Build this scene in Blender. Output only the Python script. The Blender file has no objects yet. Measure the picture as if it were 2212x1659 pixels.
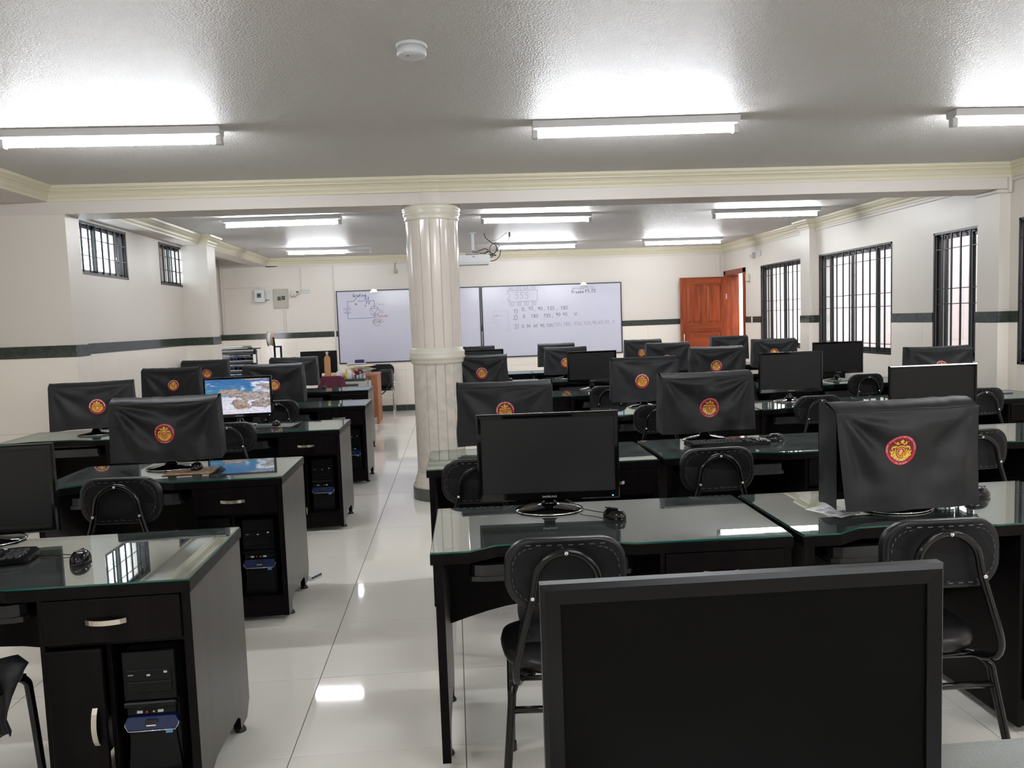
import bpy, bmesh, math, random
import numpy as np
from mathutils import Vector, Matrix, noise
from mathutils.geometry import tessellate_polygon
PI = math.pi
S = bpy.context.scene
COL = S.collection
random.seed(7)

# ---------------------------------------------------------------- camera, world, exposure
cam = bpy.data.cameras.new('camera'); co = bpy.data.objects.new('camera', cam); COL.objects.link(co)
Mr = ((0.9965743, -0.0746586, -0.0355765), (-0.0413804, -0.0776895, -0.9961185), (0.0716048, 0.9941783, -0.0805128))
mw = Matrix(((Mr[0][0], -Mr[1][0], -Mr[2][0], 0), (Mr[0][1], -Mr[1][1], -Mr[2][1], 0), (Mr[0][2], -Mr[1][2], -Mr[2][2], 1.462), (0, 0, 0, 1)))
co.matrix_world = mw
cam.sensor_fit = 'HORIZONTAL'; cam.sensor_width = 36.0; cam.lens = 36.0 * 1690.3 / 2212.0
cam.clip_start = 0.05; cam.clip_end = 100
S.camera = co
W = bpy.data.worlds.new('sky'); S.world = W; W.use_nodes = True
bgn = W.node_tree.nodes['Background']
bgn.inputs[0].default_value = (0.86, 0.90, 1.0, 1); bgn.inputs[1].default_value = 9.0
S.view_settings.view_transform = 'Standard'; S.view_settings.look = 'None'
S.view_settings.exposure = -0.08; S.view_settings.gamma = 1.0; S.view_settings.use_curve_mapping = False
TUBE_POWER = 165.0
cy = S.cycles
cy.use_denoising = True
try: cy.denoiser = 'OPENIMAGEDENOISE'
except Exception: pass
cy.max_bounces = 8; cy.diffuse_bounces = 4; cy.glossy_bounces = 4; cy.transmission_bounces = 4; cy.transparent_max_bounces = 12
cy.sample_clamp_indirect = 6.0; cy.caustics_reflective = False; cy.caustics_refractive = False
cy.use_adaptive_sampling = True; cy.adaptive_threshold = 0.015
try: cy.use_light_tree = True
except Exception: pass

# ---------------------------------------------------------------- materials
MT = {}
def mat(name, col, rough=0.5, metal=0.0, spec=0.5, coat=0.0, noise_=None, bump=None, emit=None, estr=0.0, wood=None):
    m = bpy.data.materials.new(name); m.use_nodes = True
    nt = m.node_tree; n = nt.nodes; l = nt.links; b = n['Principled BSDF']
    b.inputs['Base Color'].default_value = (*col, 1); b.inputs['Roughness'].default_value = rough
    b.inputs['Metallic'].default_value = metal; b.inputs['Specular IOR Level'].default_value = spec
    b.inputs['Coat Weight'].default_value = coat; b.inputs['Coat Roughness'].default_value = 0.05
    tc = n.new('ShaderNodeTexCoord')
    if noise_:   # (scale, amount, second colour)
        t = n.new('ShaderNodeTexNoise'); t.inputs['Scale'].default_value = noise_[0]; t.inputs['Detail'].default_value = 5
        l.new(tc.outputs['Object'], t.inputs['Vector'])
        r = n.new('ShaderNodeValToRGB'); r.color_ramp.elements[0].position = 0.5 - noise_[1]; r.color_ramp.elements[1].position = 0.5 + noise_[1]
        r.color_ramp.elements[0].color = (*col, 1); r.color_ramp.elements[1].color = (*noise_[2], 1)
        l.new(t.outputs['Fac'], r.inputs['Fac']); l.new(r.outputs['Color'], b.inputs['Base Color'])
    if wood:     # (stretch vector, second colour)
        mp = n.new('ShaderNodeMapping'); mp.inputs['Scale'].default_value = wood[0]
        t = n.new('ShaderNodeTexNoise'); t.inputs['Scale'].default_value = 3; t.inputs['Detail'].default_value = 7; t.inputs['Distortion'].default_value = 0.6
        l.new(tc.outputs['Object'], mp.inputs['Vector']); l.new(mp.outputs['Vector'], t.inputs['Vector'])
        r = n.new('ShaderNodeValToRGB'); r.color_ramp.elements[0].position = 0.35; r.color_ramp.elements[1].position = 0.68
        r.color_ramp.elements[0].color = (*col, 1); r.color_ramp.elements[1].color = (*wood[1], 1)
        l.new(t.outputs['Fac'], r.inputs['Fac']); l.new(r.outputs['Color'], b.inputs['Base Color'])
    if bump:     # (scale, strength, distance)
        t2 = n.new('ShaderNodeTexNoise'); t2.inputs['Scale'].default_value = bump[0]; t2.inputs['Detail'].default_value = 3
        l.new(tc.outputs['Object'], t2.inputs['Vector'])
        bp = n.new('ShaderNodeBump'); bp.inputs['Strength'].default_value = bump[1]; bp.inputs['Distance'].default_value = bump[2]
        l.new(t2.outputs['Fac'], bp.inputs['Height']); l.new(bp.outputs['Normal'], b.inputs['Normal'])
    if emit:
        b.inputs['Emission Color'].default_value = (*emit, 1); b.inputs['Emission Strength'].default_value = estr
    MT[name] = m
    return m
mat('wall_paint', (0.66, 0.62, 0.555), 0.42, noise_=(1.3, 0.35, (0.69, 0.64, 0.58)))
mat('beam_paint', (0.62, 0.575, 0.53), 0.45)
mat('cornice_paint', (0.64, 0.60, 0.45), 0.38)
mat('wall_tile', (0.85, 0.79, 0.70), 0.14, noise_=(2.0, 0.3, (0.88, 0.815, 0.73)))
mat('green_tile', (0.026, 0.034, 0.026), 0.12, noise_=(28, 0.22, (0.055, 0.068, 0.055)))
mat('joint_dark', (0.05, 0.05, 0.045), 0.8)
mat('joint_light', (0.42, 0.39, 0.34), 0.8)
mat('floor_tile', (0.86, 0.82, 0.745), 0.05, spec=0.6, noise_=(1.1, 0.3, (0.88, 0.845, 0.77)))
mat('grout', (0.10, 0.095, 0.085), 0.8)
mat('ceiling_plaster', (0.64, 0.62, 0.60), 0.40, spec=0.20, bump=(120, 1.0, 0.013))
mat('wood', (0.0035, 0.0028, 0.003), 0.32, spec=0.07, wood=((6, 6, 0.5), (0.006, 0.0045, 0.0045)))
mat('wood_side_sheen', (0.020, 0.0155, 0.014), 0.34, spec=0.85, wood=((5, 5, 0.4), (0.040, 0.032, 0.029)), bump=(60, 0.05, 0.001))  # desk wood again, paler: the grazing sheen of the sides is in the colour
mat('glass_edge', (0.006, 0.085, 0.062), 0.12)
mat('white_plastic', (0.62, 0.63, 0.64), 0.35)
mat('cream_plastic', (0.62, 0.60, 0.50), 0.4)
mat('steel', (0.62, 0.58, 0.50), 0.28, metal=1.0)
mat('chrome', (0.75, 0.75, 0.75), 0.08, metal=1.0)
mat('black_gloss', (0.003, 0.003, 0.0035), 0.07, spec=0.32)
mat('black_satin', (0.006, 0.006, 0.0065), 0.38, spec=0.14)
mat('screen_off', (0.013, 0.0135, 0.014), 0.34, spec=0.20)
mat('screen_fg', (0.004, 0.004, 0.0038), 0.45, spec=0.05)
mat('tube_black', (0.004, 0.004, 0.004), 0.13, spec=0.36)
mat('vinyl', (0.006, 0.006, 0.007), 0.34, spec=0.35, bump=(220, 0.12, 0.001))
mat('vinyl_back', (0.008, 0.008, 0.009), 0.5, spec=0.16, bump=(300, 0.15, 0.0008))
mat('piping', (0.010, 0.010, 0.011), 0.3)
mat('staple', (0.16, 0.16, 0.17), 0.4, metal=0.8)
mat('cloth', (0.011, 0.0115, 0.013), 0.48, spec=0.30, bump=(900, 0.10, 0.0004))
mat('tray_grey', (0.014, 0.015, 0.017), 0.42)
mat('patch_red', (0.55, 0.018, 0.040), 0.6)
mat('patch_maroon', (0.20, 0.008, 0.028), 0.6)
mat('patch_gold', (0.78, 0.52, 0.035), 0.5)
mat('patch_white', (0.72, 0.50, 0.50), 0.6)
mat('patch_shield', (0.48, 0.010, 0.018), 0.5)
mat('key_grey', (0.03, 0.03, 0.033), 0.4)
mat('key_print', (0.5, 0.5, 0.5), 0.5)
mat('tower_black', (0.003, 0.0035, 0.004), 0.3, spec=0.15)
mat('tower_inner', (0.004, 0.004, 0.004), 0.6)
mat('tower_blue', (0.004, 0.014, 0.070), 0.25)
mat('sticker_blue', (0.10, 0.25, 0.60), 0.4)
mat('led_blue', (0.02, 0.1, 0.6), 0.3, emit=(0.05, 0.25, 1.0), estr=6)
mat('logo_grey', (0.45, 0.45, 0.46), 0.4)
mat('tube_light', (1, 1, 1), 0.4, emit=(0.93, 0.96, 1.0), estr=TUBE_POWER)
def tube_glow():
    # emission weakened on the tube's upper half, shaped to dim the halo on the ceiling
    n = MT['tube_light'].node_tree.nodes; l = MT['tube_light'].node_tree.links; bs = n['Principled BSDF']
    ge = n.new('ShaderNodeNewGeometry'); sx = n.new('ShaderNodeSeparateXYZ'); mr = n.new('ShaderNodeMapRange')
    mr.inputs['From Min'].default_value = 0.75; mr.inputs['From Max'].default_value = -0.35; mr.inputs['To Min'].default_value = TUBE_POWER * 0.16; mr.inputs['To Max'].default_value = TUBE_POWER
    l.new(ge.outputs['Normal'], sx.inputs[0]); l.new(sx.outputs['Z'], mr.inputs['Value']); l.new(mr.outputs[0], bs.inputs['Emission Strength'])
tube_glow()
mat('tube_dim', (0.7, 0.7, 0.75), 0.3)
mat('lamp_body', (0.62, 0.62, 0.62), 0.4)
mat('board_white', (0.56, 0.555, 0.66), 0.13, noise_=(3.0, 0.4, (0.60, 0.60, 0.69)))
mat('board_frame', (0.012, 0.010, 0.022), 0.3)
mat('ink_blue', (0.10, 0.12, 0.35), 0.6); mat('ink_grey', (0.20, 0.20, 0.25), 0.6); mat('ink_red', (0.50, 0.10, 0.12), 0.6)
mat('ink_black', (0.06, 0.06, 0.09), 0.6); mat('ink_faint', (0.34, 0.34, 0.40), 0.6)
mat('ink_navy', (0.01, 0.01, 0.12), 0.5)
mat('door_wood', (0.17, 0.034, 0.012), 0.28, spec=0.25, wood=((7, 7, 0.6), (0.30, 0.068, 0.022)))
mat('door_wood_h', (0.17, 0.034, 0.012), 0.28, spec=0.25, wood=((0.6, 7, 7), (0.29, 0.066, 0.022)))
mat('iron', (0.012, 0.010, 0.013), 0.4)
mat('alu_dark', (0.030, 0.032, 0.034), 0.3, metal=0.4)
mat('alu_mid', (0.10, 0.12, 0.12), 0.35, metal=0.3)
mat('outside_wall', (0.50, 0.405, 0.37), 0.8, noise_=(2.2, 0.3, (0.57, 0.475, 0.44)))
mat('column_gloss', (0.66, 0.60, 0.535), 0.14, noise_=(5.0, 0.25, (0.70, 0.645, 0.58)))
mat('column_worn', (0.66, 0.60, 0.53), 0.2, noise_=(14.0, 0.12, (0.56, 0.53, 0.47)))
mat('ring_cream', (0.66, 0.63, 0.53), 0.22)
mat('base_green', (0.06, 0.075, 0.062), 0.3, noise_=(40, 0.25, (0.11, 0.13, 0.11)))
mat('beige_metal', (0.46, 0.43, 0.36), 0.5, noise_=(9, 0.2, (0.42, 0.39, 0.33)))
mat('paper', (0.72, 0.72, 0.70), 0.6)
mat('orange_wood', (0.34, 0.115, 0.045), 0.4, wood=((7, 7, 0.5), (0.42, 0.15, 0.06)))
mat('light_wood', (0.42, 0.20, 0.075), 0.45, wood=((7, 7, 0.5), (0.50, 0.26, 0.11)))
mat('cardboard', (0.48, 0.31, 0.17), 0.7)
mat('maroon_cloth', (0.085, 0.010, 0.028), 0.8)
mat('grey_metal', (0.42, 0.43, 0.40), 0.45)
mat('cable_blue', (0.03, 0.07, 0.30), 0.5)
mat('folder_blue', (0.02, 0.05, 0.25), 0.4); mat('folder_green', (0.35, 0.42, 0.16), 0.5)
mat('cable_black', (0.008, 0.008, 0.01), 0.4)
mat('pencil_yellow', (0.75, 0.50, 0.04), 0.4); mat('orange', (0.85, 0.16, 0.03), 0.5)
mat('red_gloss', (0.5, 0.02, 0.02), 0.3)
mat('mat_camo', (0.10, 0.075, 0.045), 0.6, noise_=(38, 0.06, (0.34, 0.26, 0.15)))
mat('mat_black', (0.015, 0.015, 0.016), 0.6)
mat('glass_jar', (0.45, 0.48, 0.48), 0.1)
mat('rubber', (0.02, 0.02, 0.02), 0.5)

def fres(n, l, ior):
    """Fresnel weight that is the same from both sides of a sheet"""
    fr = n.new('ShaderNodeFresnel'); ge = n.new('ShaderNodeNewGeometry'); mr = n.new('ShaderNodeMapRange')
    mr.inputs['To Min'].default_value = ior; mr.inputs['To Max'].default_value = 1.0 / ior
    l.new(ge.outputs['Backfacing'], mr.inputs['Value']); l.new(mr.outputs[0], fr.inputs['IOR']); return fr
def glass_mat(name, tint, ior, blend=1.0, rough=0.0, emit=None):
    m = bpy.data.materials.new(name); m.use_nodes = True
    nt = m.node_tree; n = nt.nodes; l = nt.links; n.clear()
    o = n.new('ShaderNodeOutputMaterial'); mx = n.new('ShaderNodeMixShader'); fr = fres(n, l, ior)
    tr = n.new('ShaderNodeBsdfTransparent'); gl = n.new('ShaderNodeBsdfGlossy')
    tr.inputs['Color'].default_value = (*tint, 1)
    gl.inputs['Roughness'].default_value = rough; gl.inputs['Color'].default_value = (blend, blend, blend, 1)
    l.new(fr.outputs[0], mx.inputs[0]); l.new(tr.outputs[0], mx.inputs[1]); l.new(gl.outputs[0], mx.inputs[2]); l.new(mx.outputs[0], o.inputs[0])
    MT[name] = m; return m
glass_mat('window_glass', (0.90, 0.93, 0.93), 1.45)
# desk glass: clear reflecting sheet with a faint film of dust and smears
def desk_glass():
    m = bpy.data.materials.new('desk_glass'); m.use_nodes = True
    nt = m.node_tree; n = nt.nodes; l = nt.links; n.clear()
    o = n.new('ShaderNodeOutputMaterial'); mx = n.new('ShaderNodeMixShader'); fr = fres(n, l, 11.0)
    tr = n.new('ShaderNodeBsdfTransparent'); tr.inputs['Color'].default_value = (0.86, 0.93, 0.91, 1)
    gl = n.new('ShaderNodeBsdfGlossy'); gl.inputs['Roughness'].default_value = 0.0; gl.inputs['Color'].default_value = (0.93, 0.97, 0.96, 1)
    df = n.new('ShaderNodeBsdfDiffuse'); df.inputs['Color'].default_value = (0.50, 0.56, 0.54, 1)
    tc = n.new('ShaderNodeTexCoord'); mp = n.new('ShaderNodeMapping'); mp.inputs['Scale'].default_value = (1.0, 3.0, 1.0)
    no = n.new('ShaderNodeTexNoise'); no.inputs['Scale'].default_value = 5.0; no.inputs['Detail'].default_value = 8; no.inputs['Roughness'].default_value = 0.65
    mr = n.new('ShaderNodeMapRange'); mr.inputs['From Min'].default_value = 0.35; mr.inputs['From Max'].default_value = 0.75; mr.inputs['To Min'].default_value = 0.035; mr.inputs['To Max'].default_value = 0.14
    l.new(tc.outputs['Object'], mp.inputs['Vector']); l.new(mp.outputs['Vector'], no.inputs['Vector']); l.new(no.outputs['Fac'], mr.inputs['Value'])
    m2 = n.new('ShaderNodeMixShader'); l.new(mr.outputs[0], m2.inputs[0]); l.new(tr.outputs[0], m2.inputs[1]); l.new(df.outputs[0], m2.inputs[2])
    l.new(fr.outputs[0], mx.inputs[0]); l.new(m2.outputs[0], mx.inputs[1]); l.new(gl.outputs[0], mx.inputs[2]); l.new(mx.outputs[0], o.inputs[0])
    MT['desk_glass'] = m
desk_glass()

# ---------------------------------------------------------------- mesh helpers
class B:
    """collects shapes in one bmesh"""
    def __init__(s): s.bm = bmesh.new(); s.mats = []
    def mi(s, name):
        if name not in s.mats: s.mats.append(name)
        return s.mats.index(name)
    def box(s, x0, x1, y0, y1, z0, z1, m='white_plastic', bev=0.0, seg=1, M=None):
        r = bmesh.ops.create_cube(s.bm, size=1.0)
        vs = r['verts']
        for v in vs: v.co = Vector((x0 + (v.co.x + .5) * (x1 - x0), y0 + (v.co.y + .5) * (y1 - y0), z0 + (v.co.z + .5) * (z1 - z0)))
        fs = list({f for v in vs for f in v.link_faces}); k = s.mi(m)
        for f in fs: f.material_index = k
        if bev > 0:
            es = list({e for v in vs for e in v.link_edges})
            g = bmesh.ops.bevel(s.bm, geom=es, offset=bev, segments=seg, affect='EDGES', profile=0.5, material=-1)
            vs = list({v for f in g['faces'] for v in f.verts} | {v for v in vs if v.is_valid})
            for f in g['faces']: f.material_index = k
        if M is not None:
            for v in vs: v.co = M @ v.co
        return s
    def verts_faces(s, vs, fs, m, smooth=False):
        k = s.mi(m); bv = [s.bm.verts.new(v) for v in vs]
        for f in fs:
            try:
                q = s.bm.faces.new([bv[i] for i in f]); q.material_index = k; q.smooth = smooth
            except ValueError: pass
        return s
    def prism(s, poly, a0, a1, axis='z', m='wood', flip=False, topm=None):
        # poly in the plane normal to axis; axis z: (x,y) ; axis x: (y,z) ; axis y: (x,z)
        def p(q, a):
            return (q[0], q[1], a) if axis == 'z' else ((a, q[0], q[1]) if axis == 'x' else (q[0], a, q[1]))
        n = len(poly); vs = [p(q, a0) for q in poly] + [p(q, a1) for q in poly]
        tri = tessellate_polygon([[Vector((q[0], q[1], 0)) for q in poly]])
        fs = [tuple(t) for t in tri]; ft = [tuple(i + n for i in t) for t in tri]
        sd = [(i, (i + 1) % n, n + (i + 1) % n, n + i) for i in range(n)]
        k = s.mi(m); kt = s.mi(topm or m)
        bv = [s.bm.verts.new(v) for v in vs]
        for lst, kk in ((fs, kt), (ft, kt), (sd, k)):
            for f in lst:
                try: q = s.bm.faces.new([bv[i] for i in f]); q.material_index = kk
                except ValueError: pass
        return s
    def tube(s, pts, r, n=8, m='tube_black', cap=True, closed=False):
        pts = [Vector(p) for p in pts]; k = s.mi(m)
        N = len(pts); rings = []; up = None
        for i, p in enumerate(pts):
            if closed: t = (pts[(i + 1) % N] - pts[i - 1]).normalized()
            else: t = (pts[min(i + 1, N - 1)] - pts[max(i - 1, 0)]).normalized()
            if up is None:
                up = Vector((0, 0, 1)) if abs(t.z) < 0.9 else Vector((0, 1, 0))
            u = (up - t * up.dot(t)); u.normalize(); w = t.cross(u); up = u
            rr = r[i] if isinstance(r, (list, tuple)) else r
            rings.append([s.bm.verts.new(p + (u * math.cos(a) + w * math.sin(a)) * rr) for a in [2 * PI * j / n for j in range(n)]])
        rng = range(N if closed else N - 1)
        for i in rng:
            a, b = rings[i], rings[(i + 1) % N]
            for j in range(n):
                f = s.bm.faces.new((a[j], a[(j + 1) % n], b[(j + 1) % n], b[j])); f.material_index = k; f.smooth = True
        if cap and not closed:
            for rg in (rings[0], rings[-1]):
                f = s.bm.faces.new(rg); f.material_index = k
        return s
    def lathe(s, prof, n=32, m='chrome', c=(0, 0, 0), sx=1.0, sy=1.0, cap=True, smooth=True):
        k = s.mi(m); rings = []
        for r, z in prof:
            rings.append([s.bm.verts.new((c[0] + r * sx * math.cos(2 * PI * j / n), c[1] + r * sy * math.sin(2 * PI * j / n), c[2] + z)) for j in range(n)])
        for a, b in zip(rings, rings[1:]):
            for j in range(n):
                f = s.bm.faces.new((a[j], a[(j + 1) % n], b[(j + 1) % n], b[j])); f.material_index = k; f.smooth = smooth
        if cap:
            for rg in (rings[0], rings[-1]):
                f = s.bm.faces.new(rg); f.material_index = k
        return s
    def strokes(s, pls, w, y, m, nrm=-1):
        # flat ribbons in the x,z plane at depth y
        for pl in pls:
            for a, b in zip(pl, pl[1:]):
                d = Vector((b[0] - a[0], b[1] - a[1])); L = d.length
                if L < 1e-6: continue
                d /= L; e = Vector((-d.y, d.x)) * w / 2; d = d * w * 0.3
                q = [(a[0] - d.x + e.x, y, a[1] - d.y + e.y), (a[0] - d.x - e.x, y, a[1] - d.y - e.y), (b[0] + d.x - e.x, y, b[1] + d.y - e.y), (b[0] + d.x + e.x, y, b[1] + d.y + e.y)]
                s.verts_faces(q, [(0, 1, 2, 3)], m)
        return s
    def mesh(s, name, recalc=True):
        if recalc: bmesh.ops.recalc_face_normals(s.bm, faces=s.bm.faces)
        me = bpy.data.meshes.new(name); s.bm.to_mesh(me); s.bm.free()
        for q in s.mats: me.materials.append(MT[q])
        return me
def link(name, me, parent=None, loc=(0, 0, 0), rz=0.0):
    o = bpy.data.objects.new(name, me); COL.objects.link(o)
    o.location = loc; o.rotation_euler = (0, 0, rz)
    if parent: o.parent = parent
    return o
def part(name, b, parent, loc=(0, 0, 0), label=None):
    o = link(name, b.mesh(name), parent, loc)
    if label: o['label'] = label
    return o
def struct(name, b, parent=None, recalc=True):
    o = link(name, b.mesh(name, recalc), parent)
    if not parent: o['kind'] = 'structure'
    return o
def thing(name, label, cat, loc=(0, 0, 0), rz=0.0, group=None, me=None):
    o = link(name, me, None, loc, rz); o['label'] = label; o['category'] = cat
    if group: o['group'] = group
    return o
def solo(name, b, label, cat, loc=(0, 0, 0), rz=0.0, group=None): return thing(name, label, cat, loc, rz, group, b.mesh(name))
KIDS = {}
def kids(o): return [c for c in COL.objects if c.parent == o]
def dup(root, loc, rz, label, group=None):
    r = root.copy(); COL.objects.link(r); r.location = loc; r.rotation_euler = (0, 0, rz); r['label'] = label
    if group: r['group'] = group
    if root.name not in KIDS: KIDS[root.name] = [(c, kids(c)) for c in kids(root)]
    for ch, gs in KIDS[root.name]:
        c = ch.copy(); COL.objects.link(c); c.parent = r
        for g in gs:
            d = g.copy(); COL.objects.link(d); d.parent = c
    return r
def arc(cx, cz, r, a0, a1, n):
    return [(cx + r * math.cos(a0 + (a1 - a0) * i / n), cz + r * math.sin(a0 + (a1 - a0) * i / n)) for i in range(n + 1)]
def rrect(x0, x1, z0, z1, r, n=6):
    return arc(x1 - r, z1 - r, r, 0, PI / 2, n) + arc(x0 + r, z1 - r, r, PI / 2, PI, n) + arc(x0 + r, z0 + r, r, PI, 1.5 * PI, n) + arc(x1 - r, z0 + r, r, 1.5 * PI, 2 * PI, n)
def catmull(P, k=6):
    P = [Vector(p) for p in P]; Q = [2 * P[0] - P[1]] + P + [2 * P[-1] - P[-2]]; out = []
    for i in range(1, len(Q) - 2):
        for j in range(k):
            t = j / k; a, b, c, d = Q[i - 1], Q[i], Q[i + 1], Q[i + 2]
            out.append(0.5 * ((2 * b) + (c - a) * t + (2 * a - 5 * b + 4 * c - d) * t * t + (-a + 3 * b - 3 * c + d) * t ** 3))
    out.append(P[-1]); return out
def text_mesh(txt, size, m, name='lettering', extrude=0.0):
    cu = bpy.data.curves.new(name, 'FONT'); cu.body = txt; cu.size = size; cu.align_x = 'CENTER'; cu.align_y = 'CENTER'; cu.extrude = extrude; cu.resolution_u = 3
    ob = bpy.data.objects.new(name, cu); COL.objects.link(ob)
    dg = bpy.context.evaluated_depsgraph_get(); dg.update()
    me = bpy.data.meshes.new_from_object(ob.evaluated_get(dg)); bpy.data.objects.remove(ob); bpy.data.curves.remove(cu)
    me.materials.clear(); me.materials.append(MT[m]); return me
def add_text(b, txt, size, m, fn):
    me = text_mesh(txt, size, m)
    b.verts_faces([fn(v.co.x, v.co.y) for v in me.vertices], [tuple(p.vertices) for p in me.polygons], m); bpy.data.meshes.remove(me)

# ---------------------------------------------------------------- single stroke handwriting
G = {'0': [[(.5, 1), (.15, .75), (.1, .35), (.4, 0), (.75, .2), (.8, .7), (.5, 1)]], '1': [[(.15, .7), (.5, 1), (.45, 0)]], '2': [[(.1, .8), (.4, 1), (.7, .75), (.1, 0), (.8, .02)]],
     '3': [[(.1, .95), (.7, .9), (.35, .55), (.75, .35), (.5, 0), (.1, .05)]], '4': [[(.15, 1), (.1, .5), (.7, .5)], [(.65, 1), (.6, 0)]], '5': [[(.8, 1), (.25, .97), (.2, .6), (.65, .55), (.7, .2), (.4, 0), (.1, .05)]],
     '6': [[(.6, 1), (.15, .45), (.35, 0), (.7, .2), (.5, .5), (.2, .35)]], '7': [[(.1, 1), (.75, .95), (.35, 0)]], '8': [[(.7, .9), (.35, 1), (.2, .75), (.7, .3), (.45, 0), (.15, .2), (.45, .55), (.7, .9)]],
     '9': [[(.7, .8), (.4, 1), (.15, .7), (.45, .5), (.7, .8), (.6, 0)]], ',': [[(.3, .12), (.1, -.2)]], ')': [[(.1, 1.15), (.5, .75), (.5, .3), (.15, -.2)]],
     'A': [[(.0, 0), (.4, 1), (.75, 0)], [(.15, .4), (.62, .4)]], 'P': [[(.1, 0), (.12, 1), (.6, .9), (.55, .55), (.12, .5)]], 'R': [[(.1, 0), (.12, 1), (.6, .9), (.55, .55), (.12, .5), (.65, 0)]],
     'T': [[(0, 1), (.8, 1)], [(.4, 1), (.38, 0)]], 'S': [[(.7, .9), (.35, 1), (.15, .75), (.65, .3), (.45, 0), (.1, .08)]], 'W': [[(0, 1), (.2, 0), (.4, .7), (.6, 0), (.8, 1)]], 'U': [[(.1, .9), (.15, .2), (.45, 0), (.75, .3), (.8, .95)]],
     'G': [[(.7, .85), (.4, 1), (.1, .5), (.4, 0), (.7, .15), (.7, .45), (.45, .45)]], 'C': [[(.7, .85), (.4, 1), (.1, .5), (.4, 0), (.75, .15)]], '+': [[(.1, .5), (.7, .5)], [(.4, .8), (.4, .2)]], '-': [[(.1, .35), (.7, .35)]], '_': [[(0, .1), (.7, .1)]],
     'a': [[(.55, .5), (.2, .5), (.1, .15), (.35, 0), (.55, .4), (.6, 0)]], 'b': [[(.1, 1), (.1, 0), (.5, .05), (.55, .4), (.12, .45)]], 'c': [[(.55, .5), (.2, .45), (.15, .1), (.55, .05)]], 'd': [[(.55, .45), (.15, .45), (.15, .05), (.5, .05), (.58, 1)], [(.56, .3), (.6, 0)]],
     'e': [[(.15, .28), (.55, .3), (.4, .52), (.15, .35), (.25, 0), (.6, .05)]], 'f': [[(.6, .95), (.35, .9), (.25, 0)], [(.05, .5), (.5, .5)]], 'i': [[(.2, .5), (.2, 0)], [(.2, .7), (.22, .75)]], 'n': [[(.1, 0), (.1, .5), (.45, .5), (.5, 0)]], 'o': [[(.35, .52), (.1, .3), (.3, 0), (.55, .2), (.35, .52)]],
     'r': [[(.1, 0), (.12, .5)], [(.12, .35), (.45, .5)]], 't': [[(.25, .9), (.25, 0), (.45, .02)], [(.05, .6), (.5, .6)]], 'u': [[(.1, .5), (.12, .05), (.45, .05), (.5, .5)], [(.5, .3), (.55, 0)]], 'v': [[(.05, .5), (.28, 0), (.5, .5)]], ' ': []}
def hand(txt, x, z, h, slope=0.0, adv=0.72):
    out = []; cx = x
    for ch in txt:
        for pl in G.get(ch, []): out.append([(cx + a * h * .8, z + b * h + (cx - x) * slope) for a, b in pl])
        cx += h * (0.45 if ch in ' ,i' else adv)
    return out

# ================================================================ ROOM
XL, XM, XR = -3.84, -3.27, 4.73      # left wall (near / rear bays), left wall (middle bay), right wall
YB, YF = 13.40, -2.6                 # whiteboard wall, wall behind the camera
ZC = 2.63
# ---- floor
b = B(); b.box(XL - .2, XR + .25, YF - .2, YB + .2, -0.12, -0.004, 'grout')
floor = struct('floor', b)
tb = B(); tb.box(-.2985, .2985, -.2985, .2985, -.010, 0.0, 'floor_tile', bev=0.0012)
tile_me = tb.mesh('floor_tile')
tiles = []
ix0, ix1 = -6, 9
for i in range(-6, 9):
    for j in range(-9, 19):
        cx, cyy = -0.6163 + .6 * i + .3, 2.6229 + .6 * j + .3
        if cx - .3 > XR or cx + .3 < XL or cyy - .3 > YB or cyy + .3 < YF: continue
        tiles.append((cx, cyy))
def seen(t):
    x, y = t
    return y > 1.6 and -0.66 * (y + .5) < x < 0.78 * (y + .5) and not (x < XM - .2 and y < 10)
vis = sorted([t for t in tiles if seen(t)], key=lambda t: t[0] ** 2 + t[1] ** 2)[:285]
vs_ = set(vis)
for t in vis:
    link('floor_tile', tile_me, floor, (t[0], t[1], 0))
rb = B()
for t in tiles:
    if t not in vs_: rb.box(t[0] - .2985, t[0] + .2985, t[1] - .2985, t[1] + .2985, -.010, 0, 'floor_tile')
o = struct('floor_tiling', rb, floor); o['kind'] = 'stuff'
# ---- ceiling
b = B(); b.box(XL - .2, XR + .25, YF - .2, YB + .2, ZC, ZC + .15, 'ceiling_plaster'); struct('ceiling', b)

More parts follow.
